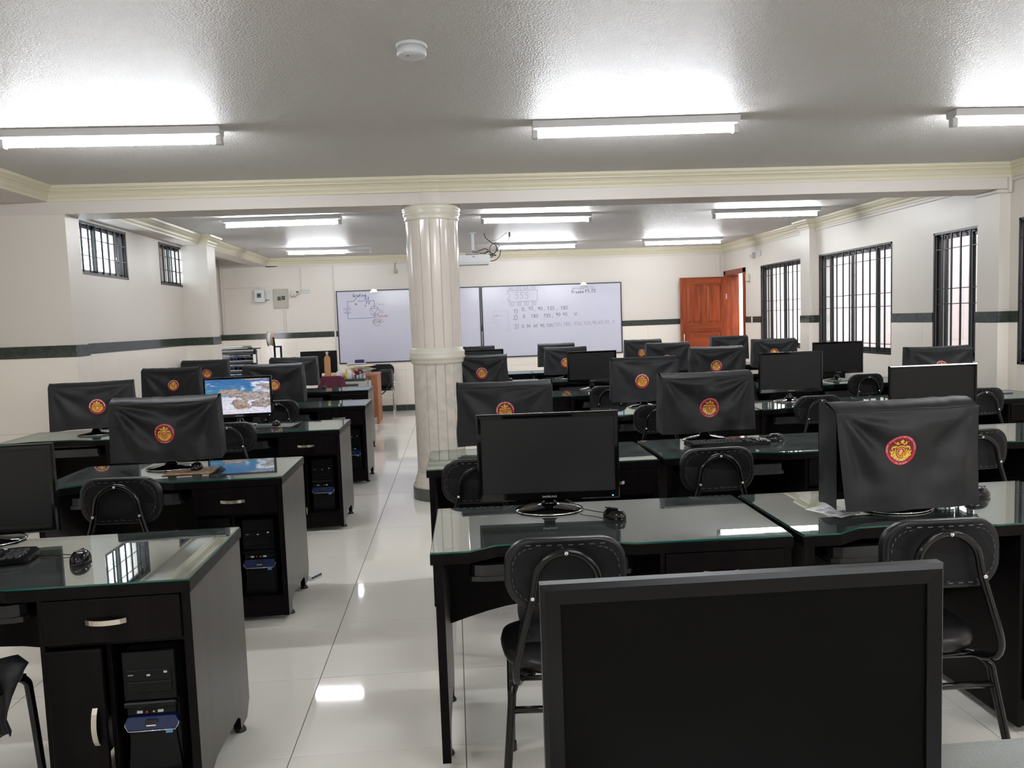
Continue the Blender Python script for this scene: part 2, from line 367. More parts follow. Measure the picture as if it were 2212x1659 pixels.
# ---- walls (upper paint), lower tiles and green band as their own pieces
def wall_run(name, p0, p1, nrm, openings=(), z1=ZC, th=.2, tiles_=True, skirt=True):
    """wall along p0->p1 (2-D), nrm points into the room; openings (s0,s1,z0,z1) along the run"""
    p0 = Vector(p0); p1 = Vector(p1); d = (p1 - p0); L = d.length; d.normalize(); n = Vector(nrm)
    def W3(s, t, z): q = p0 + d * s - n * t; return (q.x, q.y, z)
    def slab(b, s0, s1, z0, z1_, t0, t1, m):
        if s1 - s0 < 1e-4 or z1_ - z0 < 1e-4: return
        vs = [W3(s, t, z) for z in (z0, z1_) for t in (t0, t1) for s in (s0, s1)]
        b.verts_faces(vs, [(0, 1, 3, 2), (4, 6, 7, 5), (0, 4, 5, 1), (2, 3, 7, 6), (0, 2, 6, 4), (1, 5, 7, 3)], m)
    b = B(); cuts = sorted({0, L} | {v for o in openings for v in o[:2]})
    for s0, s1 in zip(cuts, cuts[1:]):
        sm = (s0 + s1) / 2; zs = [0.0]
        ops = sorted([(o[2], o[3]) for o in openings if o[0] < sm < o[1]])
        z = 0.0
        for a, c in ops: slab(b, s0, s1, z, a, 0, th, 'wall_paint'); z = c
        slab(b, s0, s1, z, z1, 0, th, 'wall_paint')
    w = struct(name, b)
    if not tiles_: return w
    def clip(s0, s1, z0, z1_):
        """split a rectangle by the openings: keeps the parts outside"""
        out = [(s0, s1, z0, z1_)]
        for o in openings:
            nx = []
            for a, c, e, f in out:
                if o[0] >= c or o[1] <= a or o[2] >= f or o[3] <= e: nx.append((a, c, e, f)); continue
                if a < o[0]: nx.append((a, o[0], e, f))
                if c > o[1]: nx.append((o[1], c, e, f))
                m0, m1 = max(a, o[0]), min(c, o[1])
                if e < o[2]: nx.append((m0, m1, e, o[2]))
                if f > o[3]: nx.append((m0, m1, o[3], f))
            out = nx
        return [q for q in out if q[1] - q[0] > .015 and q[3] - q[2] > .015]
    def row(nm, step, z0, z1_, m, th_, off=0.0):
        s = -off
        while s < L - .01:
            for a, c, e, f in clip(max(0, s), min(L, s + step), z0, z1_):
                bb = B(); slab(bb, a + .001, c - .001, e + .001, f - .001, -th_, .001, m); struct(nm, bb, w)
            s += step
    row('wall_tile', .6, .10, .70, 'wall_tile', .010); row('wall_tile', .6, .70, 1.298, 'wall_tile', .010)
    row('border_tile', .40, 1.300, 1.395, 'green_tile', .013, .13)
    if skirt: row('skirting_tile', .60, .0, .10, 'green_tile', .013)
    return w
RW = [(6.75 - YF, 7.43 - YF, .945, 2.165), (8.16 - YF, 9.85 - YF, .945, 2.165), (10.37 - YF, 11.77 - YF, .945, 2.165), (4.55 - YF, 6.26 - YF, .945, 2.165), (1.9 - YF, 3.9 - YF, .945, 2.165), (-1.2 - YF, .8 - YF, .945, 2.165), (12.44 - YF, 13.32 - YF, 0, 2.14)]  # includes openings for the two unseen windows added as daylight fill
wall_run('wall_right', (XR, YF), (XR, YB), (-1, 0), RW)
wall_run('wall_back', (XL, YB), (XR, YB), (0, -1))
LW = [(7.05 - 6.7, 8.28 - 6.7, 2.012, 2.49), (9.17 - 6.7, 9.95 - 6.7, 2.012, 2.49)]
wall_run('wall_left', (XM, 6.7), (XM, 10.2), (1, 0), LW)
wall_run('wall_left_rear', (XL, 10.2), (XL, YB), (1, 0))
wall_run('wall_left_near', (XL, YF), (XL, 6.47), (1, 0))
wall_run('wall_front', (XL, YF), (XR, YF), (0, 1), tiles_=False)
# piers: plain shafts with the tile dressing cut to their faces
def pier(name, x0, x1, y0, y1, z1, faces):
    b = B(); b.box(x0, x1, y0, y1, 0, z1, 'wall_paint'); w = struct(name, b)
    for ax, a0, a1, pos, sg in faces:    # ax 'y': face normal along y at pos, spanning x a0..a1
        for nm, z0, z1_, m, th in (('skirting_tile', 0, .1, 'green_tile', .013), ('wall_tile', .1, .7, 'wall_tile', .010), ('wall_tile', .7, 1.298, 'wall_tile', .010), ('border_tile', 1.3, 1.395, 'green_tile', .013)):
            bb = B(); q0, q1 = sorted((pos, pos + sg * th))
            if ax == 'y': bb.box(a0 + .001, a1 - .001, q0, q1, z0 + .001, z1_ - .001, m)
            else: bb.box(q0, q1, a0 + .001, a1 - .001, z0 + .001, z1_ - .001, m)
            struct(nm, bb, w)
    return w
pier('wall_pier_left_near', XL, -3.005, 6.47, 6.70, 2.42, [('y', XL, -3.005 + .013, 6.47, -1), ('x', 6.47, 6.70, -3.005, 1)])
pier('wall_pier_left_far', XM - .1, -2.955, 9.87, 10.2, 2.52, [('y', XM, -2.955 + .013, 9.87, -1), ('x', 9.87, 10.2, -2.955, 1)])
pier('wall_pier_right_near', 4.635, XR + .05, 6.37, 6.65, 2.42, [('y', 4.635 - .013, XR, 6.37, -1), ('x', 6.37, 6.65, 4.635, -1)])
pier('wall_pier_right_far', 4.64, XR + .05, 9.93, 10.20, ZC, [('y', 4.64 - .013, XR, 9.93, -1), ('x', 9.93, 10.20, 4.64, -1)])
# beams
b = B(); b.prism([(XL, 6.475), (XR, 6.355), (XR, 6.70), (XL, 6.82)], 2.42, ZC, 'z', 'beam_paint')
b.lathe([(.197, 2.42), (.197, ZC)], 32, 'beam_paint', (-.145, 6.60, 0), cap=False); struct('ceiling_beam_cross', b)
b = B(); b.box(-3.30, -3.06, 6.75, YB, 2.515, ZC, 'beam_paint'); struct('ceiling_beam_left', b)
b = B(); b.box(XL, -3.13, YF, 6.47, 2.515, ZC, 'beam_paint'); struct('ceiling_beam_near_left', b)

# ---- cornice: moulded profile swept along each run (mitred)
PROF = [(0, 0), (.012, 0), (.016, .018), (.026, .034), (.030, .050), (.044, .066), (.058, .072), (.058, .082), (.066, .086), (.070, .092), (.078, .094), (.084, .115), (0, .115)]
def cornice(name, path, closed=False):
    """path of 2-D points; the moulding sticks out to the LEFT of the walking direction"""
    z0 = 2.515; b = B(); k = b.mi('cornice_paint'); P = [Vector(p) for p in path]; N = len(P); rings = []
    for i in range(N):
        d0 = (P[i] - P[i - 1]).normalized() if i > 0 else (P[1] - P[0]).normalized()
        d1 = (P[i + 1] - P[i]).normalized() if i < N - 1 else d0
        n0 = Vector((-d0.y, d0.x)); n1 = Vector((-d1.y, d1.x)); mN = (n0 + n1)
        mN = mN / max(mN.length_squared, 1e-6) * 2.0
        rings.append([b.bm.verts.new((P[i].x + mN.x * r, P[i].y + mN.y * r, z0 + z)) for r, z in PROF])
    for a, c in zip(rings, rings[1:]):
        for j in range(len(PROF) - 1):
            f = b.bm.faces.new((a[j], a[j + 1], c[j + 1], c[j])); f.material_index = k
    for rg in (rings[0], rings[-1]): b.bm.faces.new(rg).material_index = k
    return struct(name, b)
aa = [(-.145 + .199 * math.cos(t), 6.60 + .199 * math.sin(t)) for t in [math.radians(a) for a in range(-128, -51, 7)]]
fy = lambda x: 6.475 + (x - XL) * (6.355 - 6.475) / (XR - XL)
bulge = [(-.145 + .199 * math.cos(t), 6.60 + .199 * math.sin(t)) for t in [math.radians(a) for a in range(-54, -127, -8)]]
cornice('trim_1', [(XR, YF), (XR, fy(XR))] + [(x, fy(x)) for x in (3.0, 1.0)] + [q for q in bulge if q[1] < fy(q[0]) - .001] + [(x, fy(x)) for x in (-1.5, -3.13)] + [(-3.13, YF)])
cornice('trim_2', [(XR, 6.70), (XR, 9.93), (4.64, 9.93), (4.64, 10.20), (XR, 10.20), (XR, YB), (-3.06, YB), (-3.06, 10.2), (-2.955, 10.2), (-2.955, 9.87), (-3.06, 9.87), (-3.06, 6.80)])
# ---- surface conduits
def conduit(pts, w=.016, label='white cable conduit', nm='trim_3'):
    b = B()
    for a, c in zip(pts, pts[1:]):
        lo = [min(a[i], c[i]) - w for i in range(3)]; hi = [max(a[i], c[i]) + w for i in range(3)]
        b.box(lo[0], hi[0], lo[1], hi[1], lo[2], hi[2], 'beam_paint')
    return struct(nm, b)
yb_ = YB - .008
conduit([(-3.06, yb_, 2.495), (4.66, yb_, 2.495)], .012, nm='trim_3')
conduit([(-3.80, yb_, 2.56), (-3.80, yb_, 1.42)], .018, nm='trim_4'); conduit([(-3.80, yb_, 2.54), (-2.9, yb_, 2.505)], .012, nm='trim_5')
conduit([(-3.80, yb_, 2.165), (-3.20, yb_, 2.165)], .008, nm='trim_6'); conduit([(-2.52, yb_, 2.48), (-2.52, yb_, 2.12)], .014, nm='trim_7')
conduit([(-1.985, yb_, 2.48), (-1.985, yb_, .86)], .014, nm='trim_8'); conduit([(-2.80, yb_, 1.80), (-2.80, yb_, 1.41)], .016, nm='trim_9')
conduit([(XR - .008, 6.8, 2.495), (XR - .008, 9.92, 2.495)], .013, nm='trim_10'); conduit([(XR - .008, 10.2, 2.495), (XR - .008, YB, 2.495)], .010, nm='trim_11')
conduit([(4.60, 6.36, 2.40), (4.71, 6.36, 2.40)], .012, nm='trim_12'); conduit([(4.70, 6.345, 2.40), (4.70, 6.345, 2.50)], .013, nm='trim_13')
conduit([(XR - .008, 0, 2.495), (XR - .008, 6.33, 2.495)], .014, nm='trim_14'); conduit([(4.625, 6.37, 2.405), (4.625, 6.65, 2.405)], .013, nm='trim_15')
conduit([(4.66, yb_, 2.49), (4.66, yb_, 2.2)], .010, nm='trim_16')
# ---- outside world seen through the windows
b = B(); b.box(6.6, 6.8, YF - 1, YB + 3, -.5, 3.1, 'outside_wall'); struct('wall_outside_right', b)
b = B(); b.box(XR + .2, 6.6, YF - 1, YB + 3, -.3, -.1, 'outside_wall'); struct('ground_outside', b)

# ---- windows
def window(name, ax, pos, s0, s1, z0, z1, sgn, bars, hz, sashes):
    """ax x: wall plane x=pos running along y; sgn = direction outwards"""
    def bx(b, a0, a1, t0, t1, za, zb, m, bev=0):
        p0, p1 = sorted((pos + sgn * t0, pos + sgn * t1)); b.box(p0, p1, a0, a1, za, zb, m, bev)
    small = z1 - z0 < .6; b = B(); f = .022 if small else .040
    bx(b, s0, s1, .03, .075, z1 - f, z1, 'alu_dark'); bx(b, s0, s1, .03, .075, z0, z0 + f, 'alu_dark')
    bx(b, s0, s0 + f, .03, .075, z0, z1, 'alu_dark'); bx(b, s1 - f, s1, .03, .075, z0, z1, 'alu_dark')
    w = struct(name, b)
    n = len(sashes) - 1
    for i in range(n):
        a0, a1 = s0 + (s1 - s0) * sashes[i], s0 + (s1 - s0) * sashes[i + 1]; t = .036 if i % 2 else .052
        bb = B(); g = .014 if small else .022
        bx(bb, a0 - .012, a0 + g, t, t + .016, z0 + f, z1 - f, 'alu_mid' if i % 2 else 'alu_dark'); bx(bb, a1 - g, a1 + .012, t, t + .016, z0 + f, z1 - f, 'alu_dark')
        bx(bb, a0, a1, t, t + .016, z0 + f * .8, z0 + f + .03, 'alu_dark'); bx(bb, a0, a1, t, t + .016, z1 - f - .03, z1 - f * .8, 'alu_dark')
        sa = struct('sash', bb, w)
        bb = B(); bx(bb, a0 + g, a1 - g, t + .006, t + .010, z0 + f + .02, z1 - f - .02, 'window_glass'); struct('pane', bb, sa)
    bb = B(); bx(bb, s0, s1, -.004, .012, z1 - .022, z1, 'iron'); bx(bb, s0, s1, -.004, .012, z0, z0 + .022, 'iron')
    bx(bb, s0, s0 + .02, -.004, .012, z0, z1, 'iron'); bx(bb, s1 - .02, s1, -.004, .012, z0, z1, 'iron')
    for z in hz: bx(bb, s0, s1, .002, .008, z - .004, z + .004, 'iron')
    gr = struct('security_grille', bb, w)
    vb = B(); p0, p1 = sorted((pos - sgn * .002, pos + sgn * .011)); vb.box(p0, p1, -.0065, .0065, z0, z1, 'iron'); me = vb.mesh('bar')
    for k in range(1, bars): link('bar', me, gr, (0, s0 + (s1 - s0) * k / bars, 0))
    return w
hzR = (2.0, 1.62, 1.475, 1.06)
window('window_1', 'x', XR, 4.55, 6.26, .945, 2.165, 1, 12, hzR, (0, .28, .75, 1))
window('window_2', 'x', XR, 6.75, 7.43, .945, 2.165, 1, 5, hzR, (0, .25, .82, 1))
window('window_3', 'x', XR, 8.16, 9.85, .945, 2.165, 1, 11, hzR, (0, .22, .55, .86, 1))
window('window_4', 'x', XR, 10.37, 11.77, .945, 2.165, 1, 10, hzR, (0, .45, .80, 1))
window('window_fill_1', 'x', XR, 1.9, 3.9, .945, 2.165, 1, 8, hzR, (0, .5, 1))  # out of view, added to let fill daylight into the near area
window('window_fill_2', 'x', XR, -1.2, .8, .945, 2.165, 1, 8, hzR, (0, .5, 1))  # second added window out of view, also for daylight fill
window('window_5', 'x', XM, 7.05, 8.28, 2.012, 2.49, -1, 9, (2.34, 2.185), (0, .50, .90, 1))
window('window_6', 'x', XM, 9.17, 9.95, 2.012, 2.49, -1, 6, (2.34, 2.185), (0, .55, 1))

# ---- column
b = B(); n = 96; k = b.mi('column_gloss')
def fluted(b, z0, z1, r0, r1, m, nf=16, dep=.008, steps=2):
    k = b.mi(m); rings = []; per = 14; N = nf * per
    for i in range(steps + 1):
        t = i / steps; R = r0 + (r1 - r0) * t; rg = []
        for j in range(N):
            ph = (j % per) / per; a = 2 * PI * (j - .5 * per) / N + .12
            g = dep * (1 if j % per == 0 else 0)
            rg.append(b.bm.verts.new(((R - g) * math.cos(a), (R - g) * math.sin(a), z0 + (z1 - z0) * t)))
        rings.append(rg)
    for a, c in zip(rings, rings[1:]):
        for j in range(N):
            f = b.bm.faces.new((a[j], a[(j + 1) % N], c[(j + 1) % N], c[j])); f.material_index = k
colm = thing('column', 'round fluted cream column with moulded ring in the middle of the room', 'column', (-.145, 6.60, 0))
b = B(); fluted(b, 1.255, 2.31, .209, .215, 'column_gloss'); part('upper_shaft', b, colm)
b = B(); fluted(b, .205, 1.145, .204, .204, 'column_worn'); part('lower_shaft', b, colm)
b = B(); b.lathe([(.205, 2.295), (.222, 2.30), (.226, 2.318), (.222, 2.33), (.232, 2.345), (.236, 2.362), (.231, 2.372), (.239, 2.384), (.241, 2.402), (.236, 2.418), (.19, 2.419)], 48, 'ring_cream'); part('capital', b, colm)
b = B(); b.lathe([(.20, 1.128), (.214, 1.132), (.222, 1.150), (.219, 1.163), (.231, 1.170), (.236, 1.186), (.228, 1.200), (.233, 1.216), (.230, 1.234), (.218, 1.244), (.220, 1.256), (.205, 1.266)], 48, 'ring_cream'); part('middle_ring', b, colm)
b = B(); b.lathe([(.20, .222), (.210, .214), (.211, .196), (.219, .186), (.218, .172), (.228, .162), (.229, .140), (.243, .118), (.247, .100), (.2, .100)], 48, 'column_worn'); part('base_moulding', b, colm)
b = B()
b.lathe([(.243, 0), (.243, .100)], 48, 'joint_dark'); part('plinth', b, colm)
for k in range(16):
    a0 = 2 * PI * k / 16 + .006; a1 = 2 * PI * (k + 1) / 16 - .006; bb = B()
    pl = [(.249 * math.cos(a0 + (a1 - a0) * i / 4), .249 * math.sin(a0 + (a1 - a0) * i / 4)) for i in range(5)] + [(.240 * math.cos(a1 - (a1 - a0) * i / 4), .240 * math.sin(a1 - (a1 - a0) * i / 4)) for i in range(5)]
    bb.prism(pl, 0.001, .099, 'z', 'base_green'); part('tile', bb, colm)

# ---- door
b = B()
b.box(XR - .015, XR + .215, 13.27, 13.32, 0, 2.14, 'door_wood'); b.box(XR - .015, XR + .215, 12.44, 12.475, 0, 2.14, 'door_wood'); b.box(XR - .015, XR + .215, 12.44, 13.32, 2.10, 2.14, 'door_wood_h')
b.box(XR - .025, XR, 12.40, 12.475, 0, 2.185, 'door_wood'); b.box(XR - .025, XR, 12.40, 13.36, 2.115, 2.185, 'door_wood_h'); b.box(XR - .025, XR, 13.29, 13.36, 0, 2.185, 'door_wood')
fr = struct('door_frame_1', b)
dr = link('door_1', None, None, (4.70, 13.24, 0), math.radians(178.5)); dr['kind'] = 'structure'
b = B(); b.box(0, .80, -.018, .018, .01, 2.09, 'door_wood'); part('leaf', b, dr)
b = B()
for x0, x1, z0, z1, m in ((0, .10, .01, 2.09, 'door_wood'), (.70, .80, .01, 2.09, 'door_wood'), (.10, .70, 1.97, 2.09, 'door_wood_h'), (.10, .70, 1.16, 1.30, 'door_wood_h'), (.10, .70, .01, .20, 'door_wood_h'), (.355, .445, 1.30, 1.97, 'door_wood')):
    b.box(x0, x1, .018, .030, z0, z1, m, .003)
part('stiles', b, dr)
for x0, x1, z0, z1, m in ((.115, .34, 1.32, 1.95, 'door_wood'), (.46, .685, 1.32, 1.95, 'door_wood'), (.115, .685, .22, 1.14, 'door_wood_h')):
    b = B(); vs = [(x0, .018, z0), (x1, .018, z0), (x1, .018, z1), (x0, .018, z1)]; g = .035
    vs += [(x0 + g, .029, z0 + g), (x1 - g, .029, z0 + g), (x1 - g, .029, z1 - g), (x0 + g, .029, z1 - g)]
    b.verts_faces(vs, [(0, 1, 5, 4), (1, 2, 6, 5), (2, 3, 7, 6), (3, 0, 4, 7), (4, 5, 6, 7)], m); part('door_panel', b, dr)
b = B(); b.tube([(.755, .03, .93), (.755, .06, .935), (.755, .06, 1.13), (.755, .03, 1.135)], .008, 8, 'steel'); part('handle', b, dr)
b = B(); b.lathe([(.026, 0), (.026, .01), (.012, .014)], 16, 'steel')
for v in b.bm.verts: v.co = Vector((.755 + v.co.x, .03 + v.co.z, .89 + v.co.y))
part('lock', b, dr)
for z in (1.75, .95):
    b = B(); b.box(-.006, .012, .018, .034, z - .045, z + .045, 'steel', .003); part('hinge', b, dr)

# ---- ceiling lamps
def lamp(cx, cyy, rot, label, lit=1.0, two=False):
    t = thing('ceiling_lamp', label, 'ceiling light', (cx, cyy, ZC), math.radians(rot), 'fluorescent ceiling lamps')
    b = B(); b.prism([(-.055, -.002), (.055, -.002), (.045, -.042), (.024, -.05), (-.024, -.05), (-.045, -.042)], -.615, .615, 'x', 'lamp_body'); part('housing', b, t)
    for sx in (-1, 1):
        b = B(); b.box(sx * .600 - .018, sx * .600 + .018, -.022, .022, -.098, -.045, 'lamp_body', .004); part('end_cap', b, t)
    b = B(); x1 = -.575 + 1.15 * lit; b.tube([(-.575, 0, -.075), (x1, 0, -.075)], .017, 12, 'tube_light'); part('tube', b, t, label='lit white fluorescent tube')
    if lit < 1: b = B(); b.tube([(x1, 0, -.075), (.575, 0, -.075)], .014, 12, 'tube_dim'); part('tube_end', b, t, label='unlit grey end of the tube')
    return t
lamp(-1.90, 4.72, 0, 'lit fluorescent batten on the near ceiling left of the smoke detector')
lamp(1.13, 4.70, -3.0, 'lit fluorescent batten on the near ceiling right of the smoke detector')
lamp(3.66, 4.62, 0, 'lit fluorescent batten on the near ceiling cut by the right picture edge')
lamp(-1.74, 8.46, -4, 'lit fluorescent batten left of the column, just beyond the cross beam')
lamp(.965, 8.73, 3, 'lit fluorescent batten beyond the beam in line with the projector cables')
lamp(3.60, 8.79, -1, 'lit fluorescent batten beyond the beam, nearest to the barred windows')
lamp(-1.77, 11.78, 3, 'fluorescent batten with a grey unlit end, over the left whiteboard', .70)
lamp(1.30, 11.88, 3, 'lit fluorescent batten close behind the projector, over the right whiteboard')
lamp(3.55, 11.88, 0, 'lit fluorescent batten on the ceiling in front of the wooden door')
for x, w in ((-1.9, 'left'), (1.13, 'middle'), (3.6, 'right')):
    lamp(x, .9, 0, 'lit fluorescent batten over the nearest desks, %s one of that row' % w)
    lamp(x, -1.6, 0, 'lit fluorescent batten above and behind the viewer, %s one of that row' % w)

# ---- smoke detector
t = thing('smoke_detector', 'round white smoke detector on the near textured ceiling', 'smoke detector', (-.127, 3.40, ZC))
b = B(); b.lathe([(.064, 0), (.066, -.010), (.060, -.014)], 32, 'white_plastic'); part('mount', b, t)
b = B(); b.lathe([(.055, -.013), (.056, -.020), (.061, -.022), (.062, -.044), (.056, -.050), (.02, -.052)], 32, 'white_plastic'); part('cap', b, t)
b = B(); b.lathe([(.004, -.052), (.004, -.054)], 8, 'joint_dark', (-.015, -.02, 0)); part('indicator', b, t)

# ================================================================ DESKS
DH = .735
OUT = [(0, 0), (.125, 0), (.215, .055), (.50, .060), (.66, 0.0), (1.18, 0), (1.18, .60), (0, .60)]
def make_desk(label, loc, rz=0):
    t = thing('computer_desk', label, 'desk', loc, rz, 'black wooden computer desks')
    b = B(); b.prism(OUT, .695, .7285, 'z', 'wood'); part('desktop', b, t)
    ins = [(x + (.003 if x < .01 else -.003 if x > 1.17 else 0), y + (.004 if y < .3 else -.004)) for x, y in OUT]
    b = B(); b.prism(ins, .7295, DH, 'z', 'glass_edge', topm='desk_glass'); part('glass_top', b, t, label='clear glass sheet with green polished edge')
    b = B()
    for x, y in ((.06, .05), (.06, .55), (1.12, .05), (1.12, .55), (.62, .30)): b.lathe([(.018, .7286), (.018, .7296)], 14, 'mat_black', (x, y, 0))
    part('glass_pad', b, t)
    prof = [(0.008, .03), (.09, .03), (.098, .075), (.16, .095), (.42, .09), (.45, .07), (.452, .03), (.54, .03), (.585, .085), (.585, .695), (0.008, .695)]
    b = B(); b.prism(prof, .012, .040, 'x', 'wood', topm='wood_side_sheen'); part('side_panel', b, t)
    b = B(); b.prism(prof, 1.150, 1.176, 'x', 'wood', topm='wood_side_sheen'); part('side_panel', b, t)
    b = B(); b.box(.742, .756, .02, .585, .03, .695, 'wood'); b.box(.916, .93, .03, .56, .05, .545, 'wood'); b.box(.756, 1.15, .57, .583, .05, .695, 'wood')
    b.box(.756, 1.15, .02, .57, .545, .556, 'wood'); b.box(.93, 1.15, .012, .57, .115, .132, 'wood'); b.box(.756, 1.15, .012, .03, .03, .118, 'wood'); b.box(.742, .756, .004, .02, .03, .695, 'wood')
    part('cabinet', b, t)
    zs = [(.040, .33)] + [(.040 + .70 * i / 10, .33 + .07 * math.sin(PI * i / 10)) for i in range(1, 10)] + [(.742, .33)]
    b = B(); b.prism(zs + [(.742, .69), (.040, .69)], .44, .455, 'y', 'wood'); part('modesty_panel', b, t)
    b = B(); b.box(.758, 1.148, -.006, .012, .560, .692, 'wood', .002); dr = part('drawer', b, t)
    b = B(); hb(b, [(.880, 0), (.996, 0)], .626, -.006); part('handle', b, dr, label='brushed steel bow handle')
    b = B(); b.box(.758, .914, -.006, .012, .122, .541, 'wood', .002); do = part('door', b, t)
    b = B(); hb(b, [(.30 - .05, 0), (.365, 0)], .888, -.006, vert=True); part('handle', b, do, label='brushed steel bow handle')
    b = B(); pl = [(.12, .03), (.13, .008), (.16, .0), (.63, .0), (.66, .008), (.67, .03), (.66, .36), (.13, .36)]
    b.prism([(x, y + .075) for x, y in pl], .608, .624, 'z', 'tray_grey'); b.prism([(x + (.01 if x < .4 else -.01), y + .078) for x, y in pl[:6]] + [(.65, .11), (.14, .11)], .624, .662, 'z', 'tray_grey')
    part('keyboard_tray', b, t)
    for x in (.026, 1.160):
        for y in (.12, .50):
            b = B(); b.lathe([(.021, 0), (.021, .004), (.015, .016), (.007, .024), (.006, .034)], 14, 'rubber', (x, y, 0)); part('foot', b, t)
    return t
def hb(b, ends, c, y, vert=False):
    a0, a1 = ends[0][0], ends[1][0]; n = 8; P = []
    for i in range(n + 1):
        u = i / n; d = .004 + .018 * math.sin(PI * u) ** .7; P.append((a0 + (a1 - a0) * u, d))
    k = b.mi('steel'); h = .0075; rings = []
    for u, d in P:
        q = [(u, y - d, c - h), (u, y - d, c + h), (u, y - d + .004, c + h), (u, y - d + .004, c - h)]
        if vert: q = [(p[2], p[1], p[0]) for p in q]
        rings.append([b.bm.verts.new(p) for p in q])
    for r0, r1 in zip(rings, rings[1:]):
        for j in range(4): b.bm.faces.new((r0[j], r0[(j + 1) % 4], r1[(j + 1) % 4], r1[j])).material_index = k
    for rg in (rings[0], rings[-1]): b.bm.faces.new(rg).material_index = k
ROWY = {1: 2.45, 2: 3.88, 3: 5.65, 4: 7.30, 5: 9.00, 6: 10.65}
RN = {1: 'nearest row', 2: 'second row', 3: 'third row', 4: 'fourth row', 5: 'fifth row', 6: 'last row'}
CN = {'A': 'first desk right of aisle', 'B': 'second desk right of aisle', 'C': 'third desk right of aisle', 'D': 'desk by the window wall', 'L': 'desk left of aisle', 'P': 'desk by the left wall'}
CX = {'A': -.115, 'B': 1.075, 'C': 2.27, 'D': 3.465, 'L': -2.00, 'P': -3.19}
DX = {('A', 1): (-.105, 0), ('B', 1): (1.105, -.035), ('A', 2): (-.165, 0), ('B', 2): (1.045, 0), ('L', 1): (-1.99, -.14), ('L', 2): (-2.055, 0), ('L', 3): (-2.02, -.03), ('P', 3): (-3.21, -.02), ('L', 4): (-2.02, -.05), ('P', 4): (-3.225, 0), ('P', 5): (-3.25, 0), ('L', 5): (-2.18, 0), ('L', 6): (-2.0, 0)}
desk0 = None
layout = [('A', 1), ('B', 1), ('A', 2), ('B', 2), ('C', 2)] + [(c, r) for r in (3,) for c in 'BCD'] + [(c, r) for r in (4, 5, 6) for c in 'ABCD'] + [('L', r) for r in (1, 2, 3, 4, 5)] + [('P', r) for r in (3, 4, 5)]
for c, r in layout:
    x, dy = DX.get((c, r), (CX[c], 0)); y = ROWY[r] + dy
    lab = 'black glass-topped desk: %s, %s' % (CN[c], RN[r])
    rz = math.radians({('A', 1): -1.2, ('B', 1): -.3, ('A', 2): -.6, ('L', 1): 1.0, ('L', 2): .6}.get((c, r), 0))
    if desk0 is None: desk0 = make_desk(lab, (x, y, 0), rz)
    else:
        q = dup(desk0, (x, y, 0), rz, lab)
        if (c, r) == ('P', 5): q.scale = (.89, 1, 1)
dup(desk0, (.215, .598, 0), 0, 'grey-glinting desk corner in front of the viewer, under the large near monitor')

# ================================================================ MONITORS
def stand(t, y=.03):
    b = B(); b.lathe([(.128, .0), (.130, .004), (.128, .007), (.10, .014), (.05, .022), (.030, .026)], 40, 'black_gloss', (0, y, 0), 1.0, .78); part('stand_base', b, t)
    b = B(); b.lathe([(.1285, .002), (.1315, .004), (.1285, .0065)], 40, 'chrome', (0, y, 0), 1.0, .78, cap=False); part('base_rim', b, t)
    b = B(); b.lathe([(.030, .026), (.032, .032), (.024, .036), (.020, .06), (.021, .09)], 20, 'black_gloss', (0, y, 0)); part('neck', b, t)
def make_monitor(label, loc, rz, w=.515, top=.385, screen='screen_off', bz=.017, brand=True, led=False, fgm=False, scr=None):
    t = thing('monitor', label, 'monitor', (loc[0], loc[1], loc[2]), rz, 'computer monitors')
    h = .32 * w / .515; z1 = top; z0 = top - h; x0, x1 = -w / 2, w / 2; bt = bz + .014
    b = B(); m = 'black_satin' if fgm else 'black_gloss'
    oa = rrect(x0, x1, z0, z1, .006, 2); k = b.mi(m)
    # bezel ring
    inn = [(x0 + bz, z0 + bt), (x1 - bz, z0 + bt), (x1 - bz, z1 - bz), (x0 + bz, z1 - bz)]; outp = [(x0, z0), (x1, z0), (x1, z1), (x0, z1)]
    o2 = [(x0 + .006, z0 + .006), (x1 - .006, z0 + .006), (x1 - .006, z1 - .006), (x0 + .006, z1 - .006)]
    vs = [(p[0], .012, p[1]) for p in outp] + [(p[0], -.004, p[1]) for p in outp] + [(p[0], -.012, p[1]) for p in o2] + [(p[0], -.010, p[1]) for p in inn] + [(p[0], -.004, p[1]) for p in inn]
    fs = []
    for L in range(4):
        for j in range(4): fs.append((L * 4 + j, L * 4 + (j + 1) % 4, (L + 1) * 4 + (j + 1) % 4, (L + 1) * 4 + j))
    b.verts_faces(vs, fs, m); part('bezel', b, t)
    b = B()
    if scr: t_s = link('screen', scr, t, (0, 0, 0))
    else: b.box(x0 + bz, x1 - bz, -.006, -.003, z0 + bt, z1 - bz, screen); part('screen', b, t)
    b = B(); b.box(x0 + .004, x1 - .004, .010, .022, z0 + .006, z1 - .006, 'black_satin', .004); b.box(x0 + .10, x1 - .10, .02, .045, z0 + .03, z1 - .09, 'black_satin', .01); b.box(-.02, .02, .012, .04, .07, z0 + .06, 'black_satin')
    part('back_shell', b, t)
    stand(t)
    if brand:
        b = B(); add_text(b, 'SAMSUNG', .0105, 'logo_grey', lambda u, v: (u * 1.15, -.0125, z0 + .015 + v)); part('lettering', b, t)
    if led:
        b = B(); b.lathe([(.0035, 0), (.0035, .002)], 8, 'led_blue')
        for v in b.bm.verts: v.co = Vector((x1 - .028 + v.co.x, -.0115 - v.co.z, z0 + .012 + v.co.y * .6))
        part('power_light', b, t)
    return t
